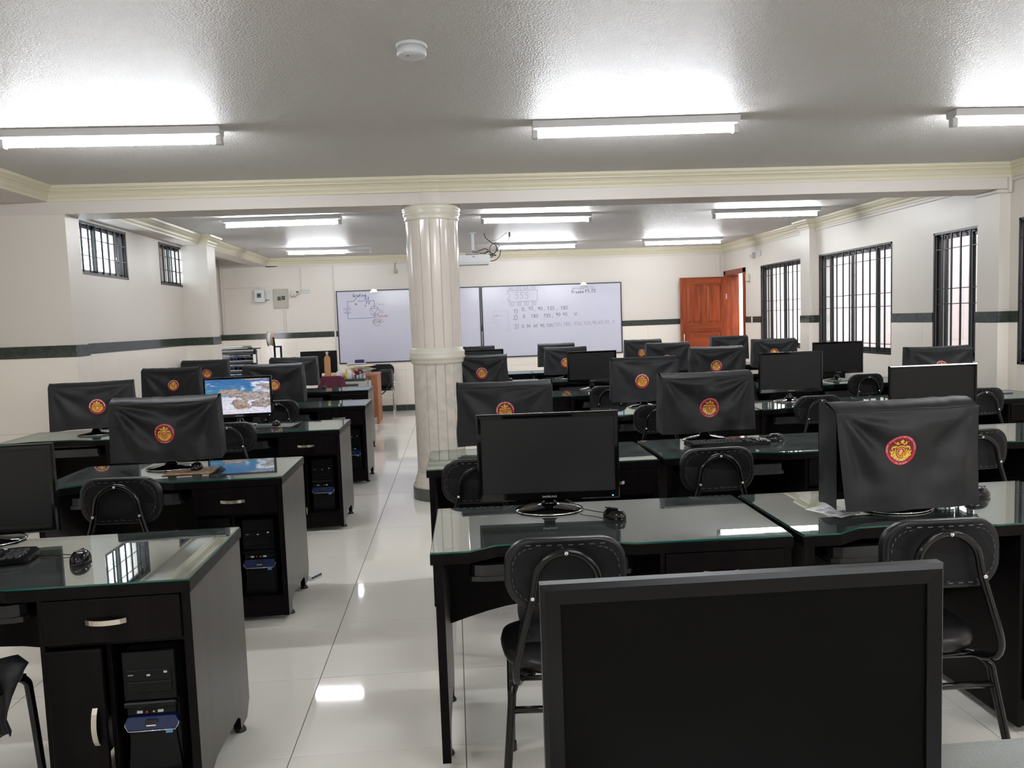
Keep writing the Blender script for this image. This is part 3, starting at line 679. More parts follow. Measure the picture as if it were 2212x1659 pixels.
# wallpaper for the one screen that is on: sea, surf and rocks painted into vertex colours
def sea_screen(w, top, bz=.017):
    h = .32 * w / .515; z1 = top; z0 = top - h; x0, x1 = -w / 2, w / 2; bt = bz + .014
    X0, X1, Z0, Z1 = x0 + bz, x1 - bz, z0 + bt, z1 - bz; NX, NZ = 190, 116
    def fb(x, y, s, o=4): return noise.fractal(Vector((x * s, y * s, 3.7)), .9, 2.0, o)
    rocks = [((.30, .62), (.10, .09)), ((.42, .60), (.14, .15)), ((.60, .52), (.25, .13)), ((.80, .50), (.25, .13)), ((.50, .34), (.13, .10)), ((.56, .22), (.14, .10)), ((.90, .28), (.22, .13)), ((.90, .80), (.13, .05)), ((.97, .74), (.10, .08)), ((.72, .985), (.16, .035)), ((.97, .97), (.08, .03))]
    def colr(u, v):
        a = 1.0
        n1 = fb(u * 1.8, v, 4, 5); n2 = fb(u * 1.2 + 5, v * 3.0, 7, 5); n3 = fb(u, v, 26, 3)
        c = (0.02 + .02 * n2, 0.13 + .05 * n2, .33 + .06 * n2)
        if v < .80: k = min(1, (.80 - v) * 3); c = tuple(p * (1 - k) + q * k for p, q in zip(c, (.03, .24, .36)))
        fm = .5 * n2 + .25 * n1 + max(0, (.64 - v)) * 3.4 + max(0, u - .55) * 1.6 * (1 if v < .93 else .2) - .18 - (.35 if v > .9 else 0)
        k = max(0, min(1, fm * 2.2)); f = .72 + .18 * n3; c = tuple(p * (1 - k) + q * f * k for p, q in zip(c, (.86, .84, .98)))
        best = -1
        for (cx, cz), (rx, rz) in rocks:
            d = 1 - ((u - cx) / rx) ** 2 - ((v - cz) / rz) ** 2; best = max(best, d + .55 * fb(u, v, 9, 4))
        if best > .12:
            s = .30 + .20 * fb(u * 1.0, v * 2.6, 17, 5) + .16 * fb(u * 2, v, 30, 3); s = max(.05, s)
            lo = max(0, min(1, (.34 - v) * 4)) * max(0, min(1, (.72 - u) * 5))
            c = (s * 1.02, s * (.84 - .25 * lo), s * (.80 - .55 * lo))
            if best < .22: c = tuple(q * .45 for q in c)
        return c
    vs, fs = [], []
    for j in range(NZ + 1):
        for i in range(NX + 1): vs.append((X0 + (X1 - X0) * i / NX, -.006, Z0 + (Z1 - Z0) * j / NZ))
    for j in range(NZ):
        for i in range(NX): a = j * (NX + 1) + i; fs.append((a, a + 1, a + NX + 2, a + NX + 1))
    me = bpy.data.meshes.new('screen'); me.from_pydata(vs, [], fs); at = me.color_attributes.new('picture', 'FLOAT_COLOR', 'POINT')
    cols = []
    for j in range(NZ + 1):
        for i in range(NX + 1): cols += [*colr(i / NX, j / NZ), 1.0]
    at.data.foreach_set('color', cols)
    m = bpy.data.materials.new('screen_picture'); m.use_nodes = True; n = m.node_tree.nodes; bs = n['Principled BSDF']
    ca = n.new('ShaderNodeVertexColor'); ca.layer_name = 'picture'; bs.inputs['Base Color'].default_value = (.02, .02, .02, 1); bs.inputs['Roughness'].default_value = .35
    m.node_tree.links.new(ca.outputs[0], bs.inputs['Emission Color']); bs.inputs['Emission Strength'].default_value = 1.15
    me.materials.append(m); return me
# ---- dust covers
def make_cover(t, w, top, seed, flap=False, emblem=None, dep=.115, z0=.052, big=False):
    rnd = random.Random(seed); nx, nz = (56, 44) if big else (36, 28)
    hz = top; x0 = -w / 2; off = Vector((rnd.uniform(-50, 50), rnd.uniform(-50, 50), 0)); zt = top - .030; yf = -.045; ybk = yf + dep
    cs = [(-w / 2 + .01, zt, rnd.uniform(.7, 1.15), rnd.randint(5, 8), rnd.uniform(0, 6)), (w / 2 - .01, zt, rnd.uniform(.7, 1.15), rnd.randint(5, 8), rnd.uniform(0, 6))]
    sag = rnd.uniform(.6, 1.2)
    def disp(x, z):
        u = (x - x0) / w; v = (z - z0) / (zt - z0); e = min(1, 8 * u, 8 * (1 - u)) * min(1, 9 * (1 - v)); e = max(0, e)
        d = 0.0
        for cx, cz, am, kf, ph in cs:
            ang = math.atan2(cz - z, abs(x - cx) + 1e-4); r = math.hypot(x - cx, z - cz)
            d += am * .0100 * math.sin(kf * ang * 1.35 + ph) * math.exp(-((r - .16) / .17) ** 2) * min(1, r / .05)
        dz = (zt - z); cu = 4 * u * (1 - u)
        d += sag * .009 * math.sin(22 * (dz - .09 * cu) + seed) * math.exp(-dz * 6) * cu
        d += .0065 * noise.noise(Vector((x * 7, z * 9, 0)) + off) + .0035 * noise.noise(Vector((x * 19, z * 15, 4)) + off)
        return d * e * (1.35 if big else 1.0) + .006 * cu * e
    hem = lambda x: z0 + .010 * noise.noise(Vector((x * 6, 1.3, seed))) + (0.022 if False else 0)
    def front(x, z): return yf - disp(x, z)
    b = B(); k = b.mi('cloth'); bm = b.bm; rows = []
    for j in range(nz + 1):
        v = j / nz; rows.append([])
        for i in range(nx + 1):
            x = x0 + w * i / nx; h0 = hem(x); z = h0 + (zt - h0) * v
            xx = x + (.010 * (1 - v) * (1 if x > 0 else -1) * (abs(x) / (w / 2)) ** 6 if not flap else -.018 * (1 - v) * (x / (w / 2)) ** 3)
            rows[-1].append(bm.verts.new((xx, front(x, z) - (.030 * (1 - v) ** 1.5 if flap else 0), z)))
    for yy, zz in ((yf + .045, top - .006), (yf + .065, top), (ybk, top - .004)):
        rows.append([bm.verts.new((x0 + w * i / nx + (0), yy, zz - .004 * math.sin(PI * i / nx) + .003 * noise.noise(Vector((i * .25, yy * 10, seed))))) for i in range(nx + 1)])
    for q in (.75, .5, .25, 0): rows.append([bm.verts.new((x0 + w * i / nx, ybk + .004, z0 + .01 + (top - z0 - .014) * q)) for i in range(nx + 1)])
    for a, c in zip(rows, rows[1:]):
        for i in range(nx):
            f = bm.faces.new((a[i], a[i + 1], c[i + 1], c[i])); f.material_index = k; f.smooth = True
    for sgn, col in ((-1, 0), (1, nx)):
        grid = []
        for j in range(nz + 1):
            v = j / nz; fx = rows[j][col].co; zz = fx.z; line = []
            for q in range(7):
                u = q / 6; yy = (yf if flap else fx.y) + (ybk - (yf if flap else fx.y)) * u; bul = .006 * math.sin(PI * u) * (1 + math.sin(9 * v + seed)) * .7
                zed = zz + (.020 * u * (1 - v) if not flap else .012 * math.sin(3 * u))
                if v == 1: zed = zt + (top - zt) * min(1, u * 1.6) if u < 1 else top - .004
                if flap: bul += .03 * u * (1 - u) * math.sin(PI * v); 
                xe = sgn * w / 2 + sgn * bul if flap else fx.x + sgn * bul
                line.append(bm.verts.new((xe, yy, zed)))
            grid.append(line)
        for a, c in zip(grid, grid[1:]):
            for q in range(6): f = bm.faces.new((a[q], a[q + 1], c[q + 1], c[q])); f.material_index = k; f.smooth = True
    # stitched seam along the top front edge
    sm = [(x0 + w * i / 24, front(x0 + w * i / 24, zt) - .0015, zt + .001 + .0012 * math.sin(i)) for i in range(25)]
    b.tube(sm, .0013, 4, 'piping')
    cov = part('dust_cover', b, t, label='charcoal cloth dust cover')
    if emblem is not None:
        ex, ez, sc = emblem; rot = rnd.uniform(-.08, .08)
        me = emblem_mesh(lambda x, y, L: (ex + (x * math.cos(rot) - y * math.sin(rot)) * sc, front(ex + (x * math.cos(rot) - y * math.sin(rot)) * sc, ez + (x * math.sin(rot) + y * math.cos(rot)) * sc) - .0012 - .0007 * L - (.030 * (1 - (ez + y * sc - z0) / (zt - z0)) ** 1.5 if flap else 0), ez + (x * math.sin(rot) + y * math.cos(rot)) * sc), big)
        o = link('emblem', me, cov); o['label'] = 'round red and gold woven crest'
def emblem_mesh(fn, fine):
    """crest in unit coordinates (outer radius 1), laid on the cloth by fn(x, y, layer)"""
    b = B()
    def disc(r0, r1, m, L, n=40, rr=4, cx=0, cy=0, sy=1.0):
        P = []
        for i in range(rr + 1):
            r = r0 + (r1 - r0) * i / rr
            P.append([fn(cx + r * math.cos(2 * PI * j / n), cy + r * sy * math.sin(2 * PI * j / n), L) for j in range(n)])
        vs = [p for q in P for p in q]; fs = [(i * n + j, i * n + (j + 1) % n, (i + 1) * n + (j + 1) % n, (i + 1) * n + j) for i in range(rr) for j in range(n)]
        b.verts_faces(vs, fs, m, True)
    def poly(pts, m, L):
        tri = tessellate_polygon([[Vector((p[0], p[1], 0)) for p in pts]]); b.verts_faces([fn(p[0], p[1], L) for p in pts], [tuple(q) for q in tri], m)
    disc(.82, 1.0, 'patch_red', 0, rr=2); disc(.002, .84, 'patch_maroon', .5, rr=6)
    gold = [(-.28, .36), (-.62, .66), (-.36, .50), (-.26, .60), (-.20, .46), (-.06, .48), (-.14, .60), (0, .74), (.14, .60), (.06, .48), (.20, .46), (.26, .62), (.36, .52), (.52, .74), (.28, .36)]
    poly(gold, 'patch_gold', 1.2)
    poly([(.20 * math.cos(t) , .235 + .085 * math.sin(t)) for t in [2 * PI * i / 14 for i in range(14)]], 'patch_gold', 1.8)
    # mantling
    for s in (-1, 1):
        poly([(s * .14, .22), (s * .34, .30), (s * .56, .26), (s * .64, .06), (s * .56, .00), (s * .50, .16), (s * .36, .14), (s * .22, .10)], 'patch_gold', 1.2)
        poly([(s * .24, -.02), (s * .40, .10), (s * .42, -.06), (s * .56, .02), (s * .54, -.10), (s * .74, -.02), (s * .64, -.22), (s * .70, -.36), (s * .54, -.46), (s * .42, -.58), (s * .26, -.66), (s * .14, -.74), (0, -.70), (0, -.50), (s * .22, -.36), (s * .30, -.16)], 'patch_gold', 1.4)
    disc(.29, .355, 'patch_maroon', 1.9, 28, 2, 0, -.16, 1.14)
    for s in (-1, 1):
        for q in ((.40, -.02, .50, -.20), (.46, -.18, .60, -.30), (.42, -.34, .54, -.42), (.30, -.50, .40, -.60), (.14, -.58, .18, -.70), (.30, .26, .30, .13)):
            dx, dy = q[2] - q[0], q[3] - q[1]; L = math.hypot(dx, dy); ex, ey = -dy / L * .014, dx / L * .014
            poly([(s * (q[0] + ex), q[1] + ey), (s * (q[0] - ex), q[1] - ey), (s * (q[2] - ex * 1.6), q[3] - ey * 1.6), (s * (q[2] + ex * 1.6), q[3] + ey * 1.6)], 'patch_maroon', 1.7)
    disc(.002, .30, 'patch_gold', 2.2, 28, 2, 0, -.16, 1.16)
    cx, cyy = 0, -.16
    up = [(cx + .25 * math.cos(t), cyy + .29 * math.sin(t)) for t in [PI * i / 12 for i in range(13)]]; poly(up, 'patch_shield', 2.8)
    lo = [(cx + .25 * math.cos(t), cyy - .02 + .27 * math.sin(t)) for t in [PI + PI * i / 12 for i in range(13)]]; poly(lo, 'patch_shield', 2.8)
    for q in (-.14, 0, .14):
        hgt = .26 * math.sqrt(max(0, 1 - (q / .26) ** 2)); poly([(q - .028, cyy - .02), (q + .028, cyy - .02), (q + .028, cyy - hgt), (q - .028, cyy - hgt)], 'patch_gold', 3.4)
    poly([(-.03, cyy + .02), (.03, cyy + .02), (.035, cyy + .10), (.11, cyy + .09), (.11, cyy + .16), (.035, cyy + .15), (.03, cyy + .23), (-.03, cyy + .23), (-.035, cyy + .15), (-.11, cyy + .16), (-.11, cyy + .09), (-.035, cyy + .10)], 'patch_white', 3.6)
    def ringtext(txt, R, a0, a1, size, inward=False):
        n = len(txt)
        for i, ch in enumerate(txt):
            if ch == ' ': continue
            a = a0 + (a1 - a0) * (i + .5) / n
            me = text_mesh(ch, size, 'patch_white')
            ca, sa = math.cos(a), math.sin(a)
            def put(u, v):
                if inward: X, Y = -u * sa * -1, 0
                if not inward: return fn((R + v) * ca + u * sa, (R + v) * sa - u * ca, 1.4)
                return fn((R - v) * ca - u * sa, (R - v) * sa + u * ca, 1.6)
            b.verts_faces([put(v.co.x, v.co.y) for v in me.vertices], [tuple(p.vertices) for p in me.polygons], 'patch_white'); bpy.data.meshes.remove(me)
    if fine:
        ringtext('UNIDAD EDUCATIVA SAN PEDRO PASCUAL', .91, math.radians(188), math.radians(-2), .15)
        ringtext('ORDEN MERCEDARIA', .72, math.radians(225), math.radians(315), .12, True)
        ringtext('DEL ECUADOR', .91, math.radians(242), math.radians(298), .14, True)
    else:
        for i in range(40):
            a = math.radians(188 - 190 * (i + .5) / 40)
            if i in (9, 19, 24, 31): continue
            w_ = .030; poly([(.85 * math.cos(a - w_), .85 * math.sin(a - w_)), (.97 * math.cos(a - w_), .97 * math.sin(a - w_)), (.97 * math.cos(a + w_), .97 * math.sin(a + w_)), (.85 * math.cos(a + w_), .85 * math.sin(a + w_))], 'patch_white', 1.2)
        for i in range(16):
            a = math.radians(225 + 90 * (i + .5) / 16); w_ = .030; poly([(.69 * math.cos(a - w_), .69 * math.sin(a - w_)), (.76 * math.cos(a - w_), .76 * math.sin(a - w_)), (.76 * math.cos(a + w_), .76 * math.sin(a + w_)), (.69 * math.cos(a + w_), .69 * math.sin(a + w_))], 'patch_white', 1.2)
    return b.mesh('emblem', recalc=False)
def covered(label, x, y, w, ztop, rz, seed, emb=None, flap=False, big=False, z0=.052, dep=.115):
    t = thing('covered_monitor', label, 'monitor', (x, y, DH), math.radians(rz), 'monitors under charcoal dust covers')
    stand(t); b = B(); hw = w / 2 - .02
    b.box(-hw, hw, -.012, .022, .075, ztop - DH - .035, 'black_satin', .004); b.box(-.02, .02, .0, .045, .06, .14, 'black_satin'); part('screen_panel', b, t)
    make_cover(t, w, ztop - DH, seed, flap, emb, dep, z0, big); return t
def cl(c, r, extra=''): return ('monitor in charcoal dust cover%s on %s, %s' % (extra, CN[c], RN[r]))
def ml(c, r, extra=''): return ('black monitor%s on %s, %s' % (extra, CN[c], RN[r]))
# emblem: (x, z above the desk, radius) in the cover's own frame
covered(cl('B', 1, ' with open sides'), 1.575, 2.66, .535, 1.133, 2.5, 3, (-.035, .228, .053), flap=True, big=True, z0=.022, dep=.12)
covered(cl('L', 2), -1.545, 4.27, .545, 1.128, 3.0, 11, (.0, .199, .052), big=True)
covered(cl('B', 2), 1.435, 4.40, .535, 1.131, 2.0, 23, (.005, .192, .056), big=True)
covered(cl('A', 2), .273, 4.41, .53, 1.123, -3, 31, (.0, .226, .051), z0=.03)
covered(cl('B', 3), 1.505, 6.14, .53, 1.140, 1, 37, (-.035, .215, .056))
covered(cl('P', 3, ', turned,'), -2.655, 5.92, .55, 1.128, 14, 41, (.035, .212, .055))
covered(cl('P', 4), -2.717, 7.72, .53, 1.132, 0, 43, (.03, .227, .051))
covered(cl('L', 4, ', its crest half hidden,'), -1.70, 7.47, .555, 1.142, -6, 47, (.02, .208, .051), z0=.04)
covered(cl('P', 5), -2.955, 9.52, .53, 1.130, 0, 53, (.03, .233, .053))
covered(cl('L', 5), -1.903, 9.42, .55, 1.128, -4, 59, None)
covered(cl('D', 3), 3.955, 6.14, .52, 1.132, -2, 61, (.0, .225, .053))
covered(cl('A', 4), .262, 7.82, .51, 1.134, 0, 67, (.0, .219, .055))
covered(cl('C', 4), 2.652, 7.77, .545, 1.132, 0, 71, (-.02, .201, .057))
covered(cl('B', 5), 1.349, 9.47, .51, 1.123, 0, 73, (-.01, .197, .056))
covered(cl('C', 5), 2.616, 9.47, .53, 1.130, -2, 79, (-.02, .19, .055))
covered(cl('D', 5), 3.925, 9.37, .54, 1.132, 2, 83, (-.02, .22, .055))
covered(cl('A', 6), .300, 11.12, .54, 1.122, 0, 89, None)
covered(cl('B', 6), 1.453, 11.12, .52, 1.121, 0, 97, None)
covered(cl('C', 6), 2.711, 11.12, .53, 1.130, -2, 101, (-.03, .199, .054))
covered(cl('D', 6), 3.986, 11.12, .53, 1.136, -2, 103, (0, .21, .05))
R = math.radians
make_monitor(ml('A', 1, ' with glossy round stand'), (.336, 2.905, DH), R(-3.5), .535, .378, led=True)
make_monitor(ml('L', 1, ', cut by the left edge,'), (-1.705, 2.87, DH), R(5), .515, .350)
sp = sea_screen(.505, .377)
make_monitor('lit monitor showing a rocky seashore on the desk left of the aisle, third row', (-1.657, 6.08, DH), R(4), .505, .377, led=True, scr=sp)
make_monitor(ml('C', 2), (2.784, 4.37, DH), R(-1), .53, .385)
make_monitor(ml('C', 3), (2.677, 6.07, DH), R(0), .524, .400)
make_monitor(ml('B', 4), (1.389, 7.87, DH), R(2), .51, .392)
make_monitor(ml('D', 4), (3.902, 7.72, DH), R(-1), .526, .397)
make_monitor(ml('A', 5, ' partly behind the column'), (.307, 9.47, DH), R(0), .57, .392)
make_monitor('very large dark switched-off monitor in front of the viewer, at the bottom of the picture', (.378, 1.01, DH), R(-.6), .556, .376, screen='screen_fg', bz=.026, brand=False, fgm=True)

# ================================================================ CHAIRS
def make_chair(label, loc, rz):
    t = thing('chair', label, 'chair', loc, rz, 'black vinyl chairs with tube frames')
    # backrest (back face at y=0, front at y=.035)
    b = B(); P0 = rrect(-.172, .172, .652, .852, .078, 7); n = len(P0); k = b.mi('vinyl'); kb = b.mi('vinyl_back')
    def ring(s, y, bow=.0):
        return [b.bm.verts.new((x * s, y + .018 * (x / .172) ** 2, .752 + (z - .752) * s)) for x, z in P0]
    lay = [ring(.90, .004), ring(.975, .002), ring(1.0, .010), ring(1.01, .022), ring(.985, .036), ring(.90, .044)]
    for a, c in zip(lay, lay[1:]):
        for j in range(n): f = b.bm.faces.new((a[j], a[(j + 1) % n], c[(j + 1) % n], c[j])); f.material_index = k; f.smooth = True
    f = b.bm.faces.new(lay[0]); f.material_index = kb; f = b.bm.faces.new(lay[-1]); f.material_index = k
    br = part('backrest', b, t)
    # staples around the back panel
    b = B(); rnd = random.Random(5); Q = rrect(-.150, .150, .675, .828, .06, 5); m_ = len(Q)
    for i in range(26):
        u = i / 26 * m_; a = Q[int(u) % m_]; c = Q[(int(u) + 1) % m_]; fx = u - int(u); x = a[0] + (c[0] - a[0]) * fx; z = a[1] + (c[1] - a[1]) * fx
        if abs(c[0] - a[0]) + abs(c[1] - a[1]) < 1e-6: continue
        an = math.atan2(c[1] - a[1], c[0] - a[0]) + rnd.uniform(-.25, .25); L = .0055
        b.tube([(x - L * math.cos(an), -.001 + .018 * (x / .172) ** 2 + .003, z - L * math.sin(an)), (x + L * math.cos(an), -.001 + .018 * (x / .172) ** 2 + .003, z + L * math.sin(an))], .0009, 4, 'staple')
    for x0, x1, zz in ((-.12, .12, .8355), (-.12, .12, .669)):
        for i in range(8):
            x = x0 + (x1 - x0) * (i + .5) / 8; z = zz - (.0 if zz > .7 else -.0); b.box(x - .007, x + .007, .0015 + .018 * (x / .172) ** 2, .004 + .018 * (x / .172) ** 2, z - .0012, z + .0012, 'staple')
    part('staples', b, br)
    # back tube: hooks under the seat, rises and arches behind the backrest
    side = [(.13, .12, .425), (.137, .055, .428), (.147, -.005, .452), (.148, -.022, .50), (.130, -.020, .575), (.098, -.013, .690)]
    top = [(.090 * math.cos(a), -.011, .728 + .092 * math.sin(a)) for a in [PI * i / 10 for i in range(11)]]
    pts = catmull([(s[0], s[1], s[2]) for s in side] + top[1:-1] + [(-s[0], s[1], s[2]) for s in reversed(side)], 3)
    b = B(); b.tube(pts, .0115, 10, 'tube_black'); bt = part('back_tube', b, t)
    for x, z in ((0, .820), (.097, .695), (-.097, .695)):
        b = B(); b.lathe([(.0015, .010), (.006, .008), (.0065, .0)], 10, 'chrome')
        for v in b.bm.verts: v.co = Vector((x + v.co.x, -.022 - v.co.z, z + v.co.y))
        part('bolt', b, bt)
    # seat
    b = B(); N = 40; k = b.mi('vinyl')
    def sr(s, z, dy=0):
        out = []
        for j in range(N):
            a = 2 * PI * j / N; c, q = math.cos(a), math.sin(a); ex = 2.6
            x = .195 * s * math.copysign(abs(c) ** (2 / ex), c); y = .195 * s * math.copysign(abs(q) ** (2 / ex), q)
            x *= (1.0 + .10 * (y / .2)); out.append(b.bm.verts.new((x, .245 + y, z - (.012 * max(0, y / .2) ** 2))))
        return out
    lay = [sr(.86, .436), sr(.98, .440), sr(1.0, .455), sr(.97, .475), sr(.82, .487), sr(.4, .490)]
    for a, c in zip(lay, lay[1:]):
        for j in range(N): f = b.bm.faces.new((a[j], a[(j + 1) % N], c[(j + 1) % N], c[j])); f.material_index = k; f.smooth = True
    for rg in (lay[0], lay[-1]): b.bm.faces.new(rg).material_index = k
    part('seat', b, t)
    for sx in (-1, 1):
        b = B(); b.tube(catmull([(sx * .10, .10, .430), (sx * .135, .075, .428), (sx * .160, .045, .405), (sx * .168, .030, .34), (sx * .200, -.045, .012)], 5), .0125, 10, 'tube_black'); lg = part('leg', b, t)
        b = B(); b.lathe([(.016, 0), (.016, .03), (.0135, .032)], 10, 'rubber', (sx * .200, -.045, 0)); part('rubber_foot', b, lg)
        b = B(); b.tube(catmull([(sx * .10, .34, .430), (sx * .14, .37, .428), (sx * .165, .40, .405), (sx * .170, .41, .34), (sx * .175, .44, .012)], 5), .0125, 10, 'tube_black'); lg = part('leg', b, t)
        b = B(); b.lathe([(.016, 0), (.016, .03), (.0135, .032)], 10, 'rubber', (sx * .175, .44, 0)); part('rubber_foot', b, lg)
    b = B(); b.tube([(-.168, .031, .35), (.168, .031, .35)], .0105, 8, 'tube_black'); part('stretcher', b, t)
    b = B(); b.tube([(-.17, .07, .425), (.17, .07, .425)], .008, 8, 'tube_black'); part('seat_frame', b, t)
    b = B(); b.tube([(-.17, .39, .425), (.17, .39, .425)], .008, 8, 'tube_black'); part('seat_frame', b, t)
    return t
CH = [('A', 1, .285, 2.115, -4), ('B', 1, 1.372, 2.085, -2), ('A', 2, .09, 3.44, -3), ('B', 2, 1.178, 3.435, 0), ('C', 2, 2.53, 3.60, 3), ('B', 3, 1.385, 5.25, -3), ('C', 3, 2.58, 5.36, 0), ('D', 3, 3.83, 5.40, 0), ('B', 4, 1.36, 6.86, -4), ('C', 4, 2.58, 6.95, 0), ('D', 4, 3.82, 6.99, 2), ('L', 1, -1.53, 2.05, 0), ('L', 2, -1.457, 3.405, -2), ('L', 3, -1.52, 5.29, -3), ('L', 4, -1.53, 6.80, -4)]
ch0 = None
for c, r, x, y, a in CH:
    lab = 'black padded tube-frame chair at %s, %s' % (CN[c], RN[r])
    if ch0 is None: ch0 = make_chair(lab, (x, y, 0), R(a))
    else: dup(ch0, (x, y, 0), R(a), lab)

# ================================================================ THINGS ON AND IN THE DESKS
def make_tower(label, loc, rz):
    t = thing('computer_tower', label, 'computer', loc, rz, 'black tower computers in the desk bays')
    b = B(); b.box(-.076, .076, .015, .40, .0, .375, 'tower_inner', .003); part('case', b, t)
    b = B(); b.box(-.078, .078, 0, .018, .225, .380, 'tower_black', .003); b.box(-.078, .078, -.012, .01, .207, .225, 'tower_black', .004); part('upper_front', b, t)
    for z0, z1 in ((.288, .322), (.250, .284)):
        b = B(); b.box(-.066, .066, -.003, .002, z0, z1, 'tower_black', .0015); part('drive_cover', b, t)
    b = B(); b.box(-.060, -.045, -.0045, -.003, .307, .309, 'logo_grey'); b.box(.044, .054, -.0045, -.003, .310, .316, 'logo_grey'); b.box(-.006, .004, -.0045, -.003, .303, .308, 'logo_grey'); part('lettering', b, t)
    b = B(); b.box(-.072, .072, .001, .016, .180, .207, 'tower_black', .002); pp = part('port_panel', b, t)
    for x in (-.035, .026): b = B(); b.box(x - .008, x + .008, -.001, .001, .187, .195, 'logo_grey'); part('usb_port', b, pp)
    for x, m in ((-.014, 'red_gloss'), (.006, 'folder_green')):
        b = B(); b.lathe([(.003, 0), (.003, .0015)], 8, m)
        for v in b.bm.verts: v.co = Vector((x + v.co.x, .0005 - v.co.z, .190 + v.co.y))
        part('audio_jack', b, pp)
    b = B(); b.prism([(-.070, .178), (-.078, .160), (-.078, .152), (-.068, .136), (.068, .136), (.078, .152), (.078, .160), (.070, .178)], -.008, .012, 'y', 'tower_blue'); bb = part('blue_band', b, t, label='dark blue plastic band')
    b = B(); b.prism([(-.020, .163), (-.014, .170), (.014, .170), (.020, .163), (.014, .155), (-.014, .155)], -.012, -.006, 'y', 'tower_inner'); b.box(-.014, .014, -.014, -.010, .151, .155, 'chrome'); part('power_button', b, bb)
    b = B(); b.tube([(-.079, -.006, .160), (-.079, -.008, .152), (-.069, -.010, .135), (.069, -.010, .135), (.079, -.008, .152), (.079, -.006, .160)], .0014, 5, 'chrome'); part('silver_line', b, t)
    b = B(); b.prism([(-.066, .130), (.066, .130), (.078, .0), (-.078, .0)], .002, .018, 'y', 'tower_black'); part('lower_front', b, t)
    b = B(); b.box(.036, .056, .0005, .003, .119, .134, 'sticker_blue'); part('sticker', b, t)
    return t
tw = None
for r_, (x, y, a) in {1: (-.958, 2.36, 1.0), 2: (-1.022, 3.95, .6), 3: (-.990, 5.69, 0), 4: (-.985, 7.32, 0)}.items():
    lab = 'black tower computer with blue band in the aisle-side desk, %s' % RN[r_]
    if tw is None: tw = make_tower(lab, (x, y, .1325), R(a))
    else: dup(tw, (x, y, .1325), R(a), lab)
def make_keyboard(label, loc, rz, grp='black computer keyboards'):
    t = thing('keyboard', label, 'keyboard', loc, rz, grp)
    b = B(); pl = [(-.225, -.06), (-.215, -.078), (.215, -.078), (.225, -.06), (.236, .03), (.215, .075), (.17, .088), (-.17, .088), (-.215, .075), (-.236, .03)]
    b.prism(pl, .006, .020, 'z', 'black_gloss', topm='black_satin'); part('body', b, t)
    b = B()
    for j in range(6):
        z = .020 + .0
        for i in range(21):
            if i in (14, 17) or (j == 5 and i in (1, 5, 10)): continue
            x = -.205 + i * .0200 + (0 if j == 5 else (.004 * (j % 3))); y = -.060 + j * .0195
            if j == 0 and 4 <= i <= 8:
                if i == 4: b.box(x - .008, x + .088, y - .008, y + .008, z, z + .007, 'key_grey', .0018)
                continue
            b.box(x - .0082, x + .0082, y - .008, y + .008, z, z + .007, 'key_grey', .0018)
    o = part('keys', b, t); o['kind'] = 'stuff'
    b = B()
    for i in range(6): b.lathe([(.006, .0), (.006, .003)], 12, 'key_print' if i == 5 else 'key_grey', (-.10 + .045 * i, .072, .020))
    part('media_buttons', b, t); return t
kb0 = make_keyboard('black keyboard lying on the nearest left desk, cut by the picture edge', (-1.638, 2.605, DH), R(13))
dup(kb0, (1.485, 4.20, DH), R(1.5), 'black keyboard lying before the covered monitor, second desk right of aisle')
for c, r_, dx in (('A', 1, 0), ('B', 1, 0), ('L', 2, 0), ('P', 3, 0), ('B', 3, 0), ('C', 3, 0), ('A', 2, 0)):
    x, dy = DX.get((c, r_), (CX[c], 0)); k_ = dup(kb0, (x + .40, ROWY[r_] + dy + .22, .6625), 0, 'black keyboard on the pull-out tray of %s, %s' % (CN[c], RN[r_])); k_.scale = (1, 1, .9)
def make_mouse(label, loc, rz, cable, s=1.0):
    t = thing('computer_mouse', label, 'mouse', loc, rz, 'black glossy mice')
    b = B(); n = 24; k = b.mi('black_gloss'); rings = []
    for j in range(9):
        v = j / 8; z = .036 * math.sin(v * PI / 2) * s; sc = math.cos(v * PI / 2) ** .62
        rings.append([b.bm.verts.new((.031 * s * sc * math.cos(2 * PI * i / n), (.054 * sc * math.sin(2 * PI * i / n)) * s - .006 * v, z + .002)) for i in range(n)])
    for a, c in zip(rings, rings[1:]):
        for i in range(n): f = b.bm.faces.new((a[i], a[(i + 1) % n], c[(i + 1) % n], c[i])); f.material_index = k; f.smooth = True
    b.bm.faces.new(rings[0]).material_index = k; bmesh.ops.remove_doubles(b.bm, verts=b.bm.verts, dist=1e-5)
    part('shell', b, t)
    b = B(); b.box(-.0015, .0015, .012, .048, .030 * s, .0345 * s, 'tower_inner'); part('button_gap', b, t)
    b = B(); b.lathe([(.008, -.003), (.008, .003)], 12, 'rubber')
    for v in b.bm.verts: v.co = Vector((v.co.z, .026 + v.co.x, .030 * s + v.co.y))
    part('wheel', b, t)
    if cable: b = B(); b.tube(catmull([(0, .05 * s, .012)] + cable, 6), .0018, 6, 'cable_black'); part('cable', b, t)
    return t
make_mouse('black glossy mouse beside the round stand on the first right desk, nearest row', (.553, 2.755, DH), R(30), [(-.01, .10, .01), (-.02, .17, .012), (.03, .27, .004), (.0, .33, .02), (-.02, .38, .003)])
make_mouse('black glossy mouse on the nearest left desk before the window reflection', (-1.232, 2.575, DH), R(12), [(-.03, .08, .004), (-.08, .10, .006), (-.12, .13, .003), (-.20, .14, .003)])
make_mouse('large black mouse beside the flap-sided dust cover, nearest row', (1.94, 2.77, DH), R(-70), None, 1.15)
make_mouse('black mouse beside the keyboard on the second right desk, second row', (1.785, 4.255, DH), R(-75), [(-.01, .09, .004), (0, .14, .003)], 1.1)
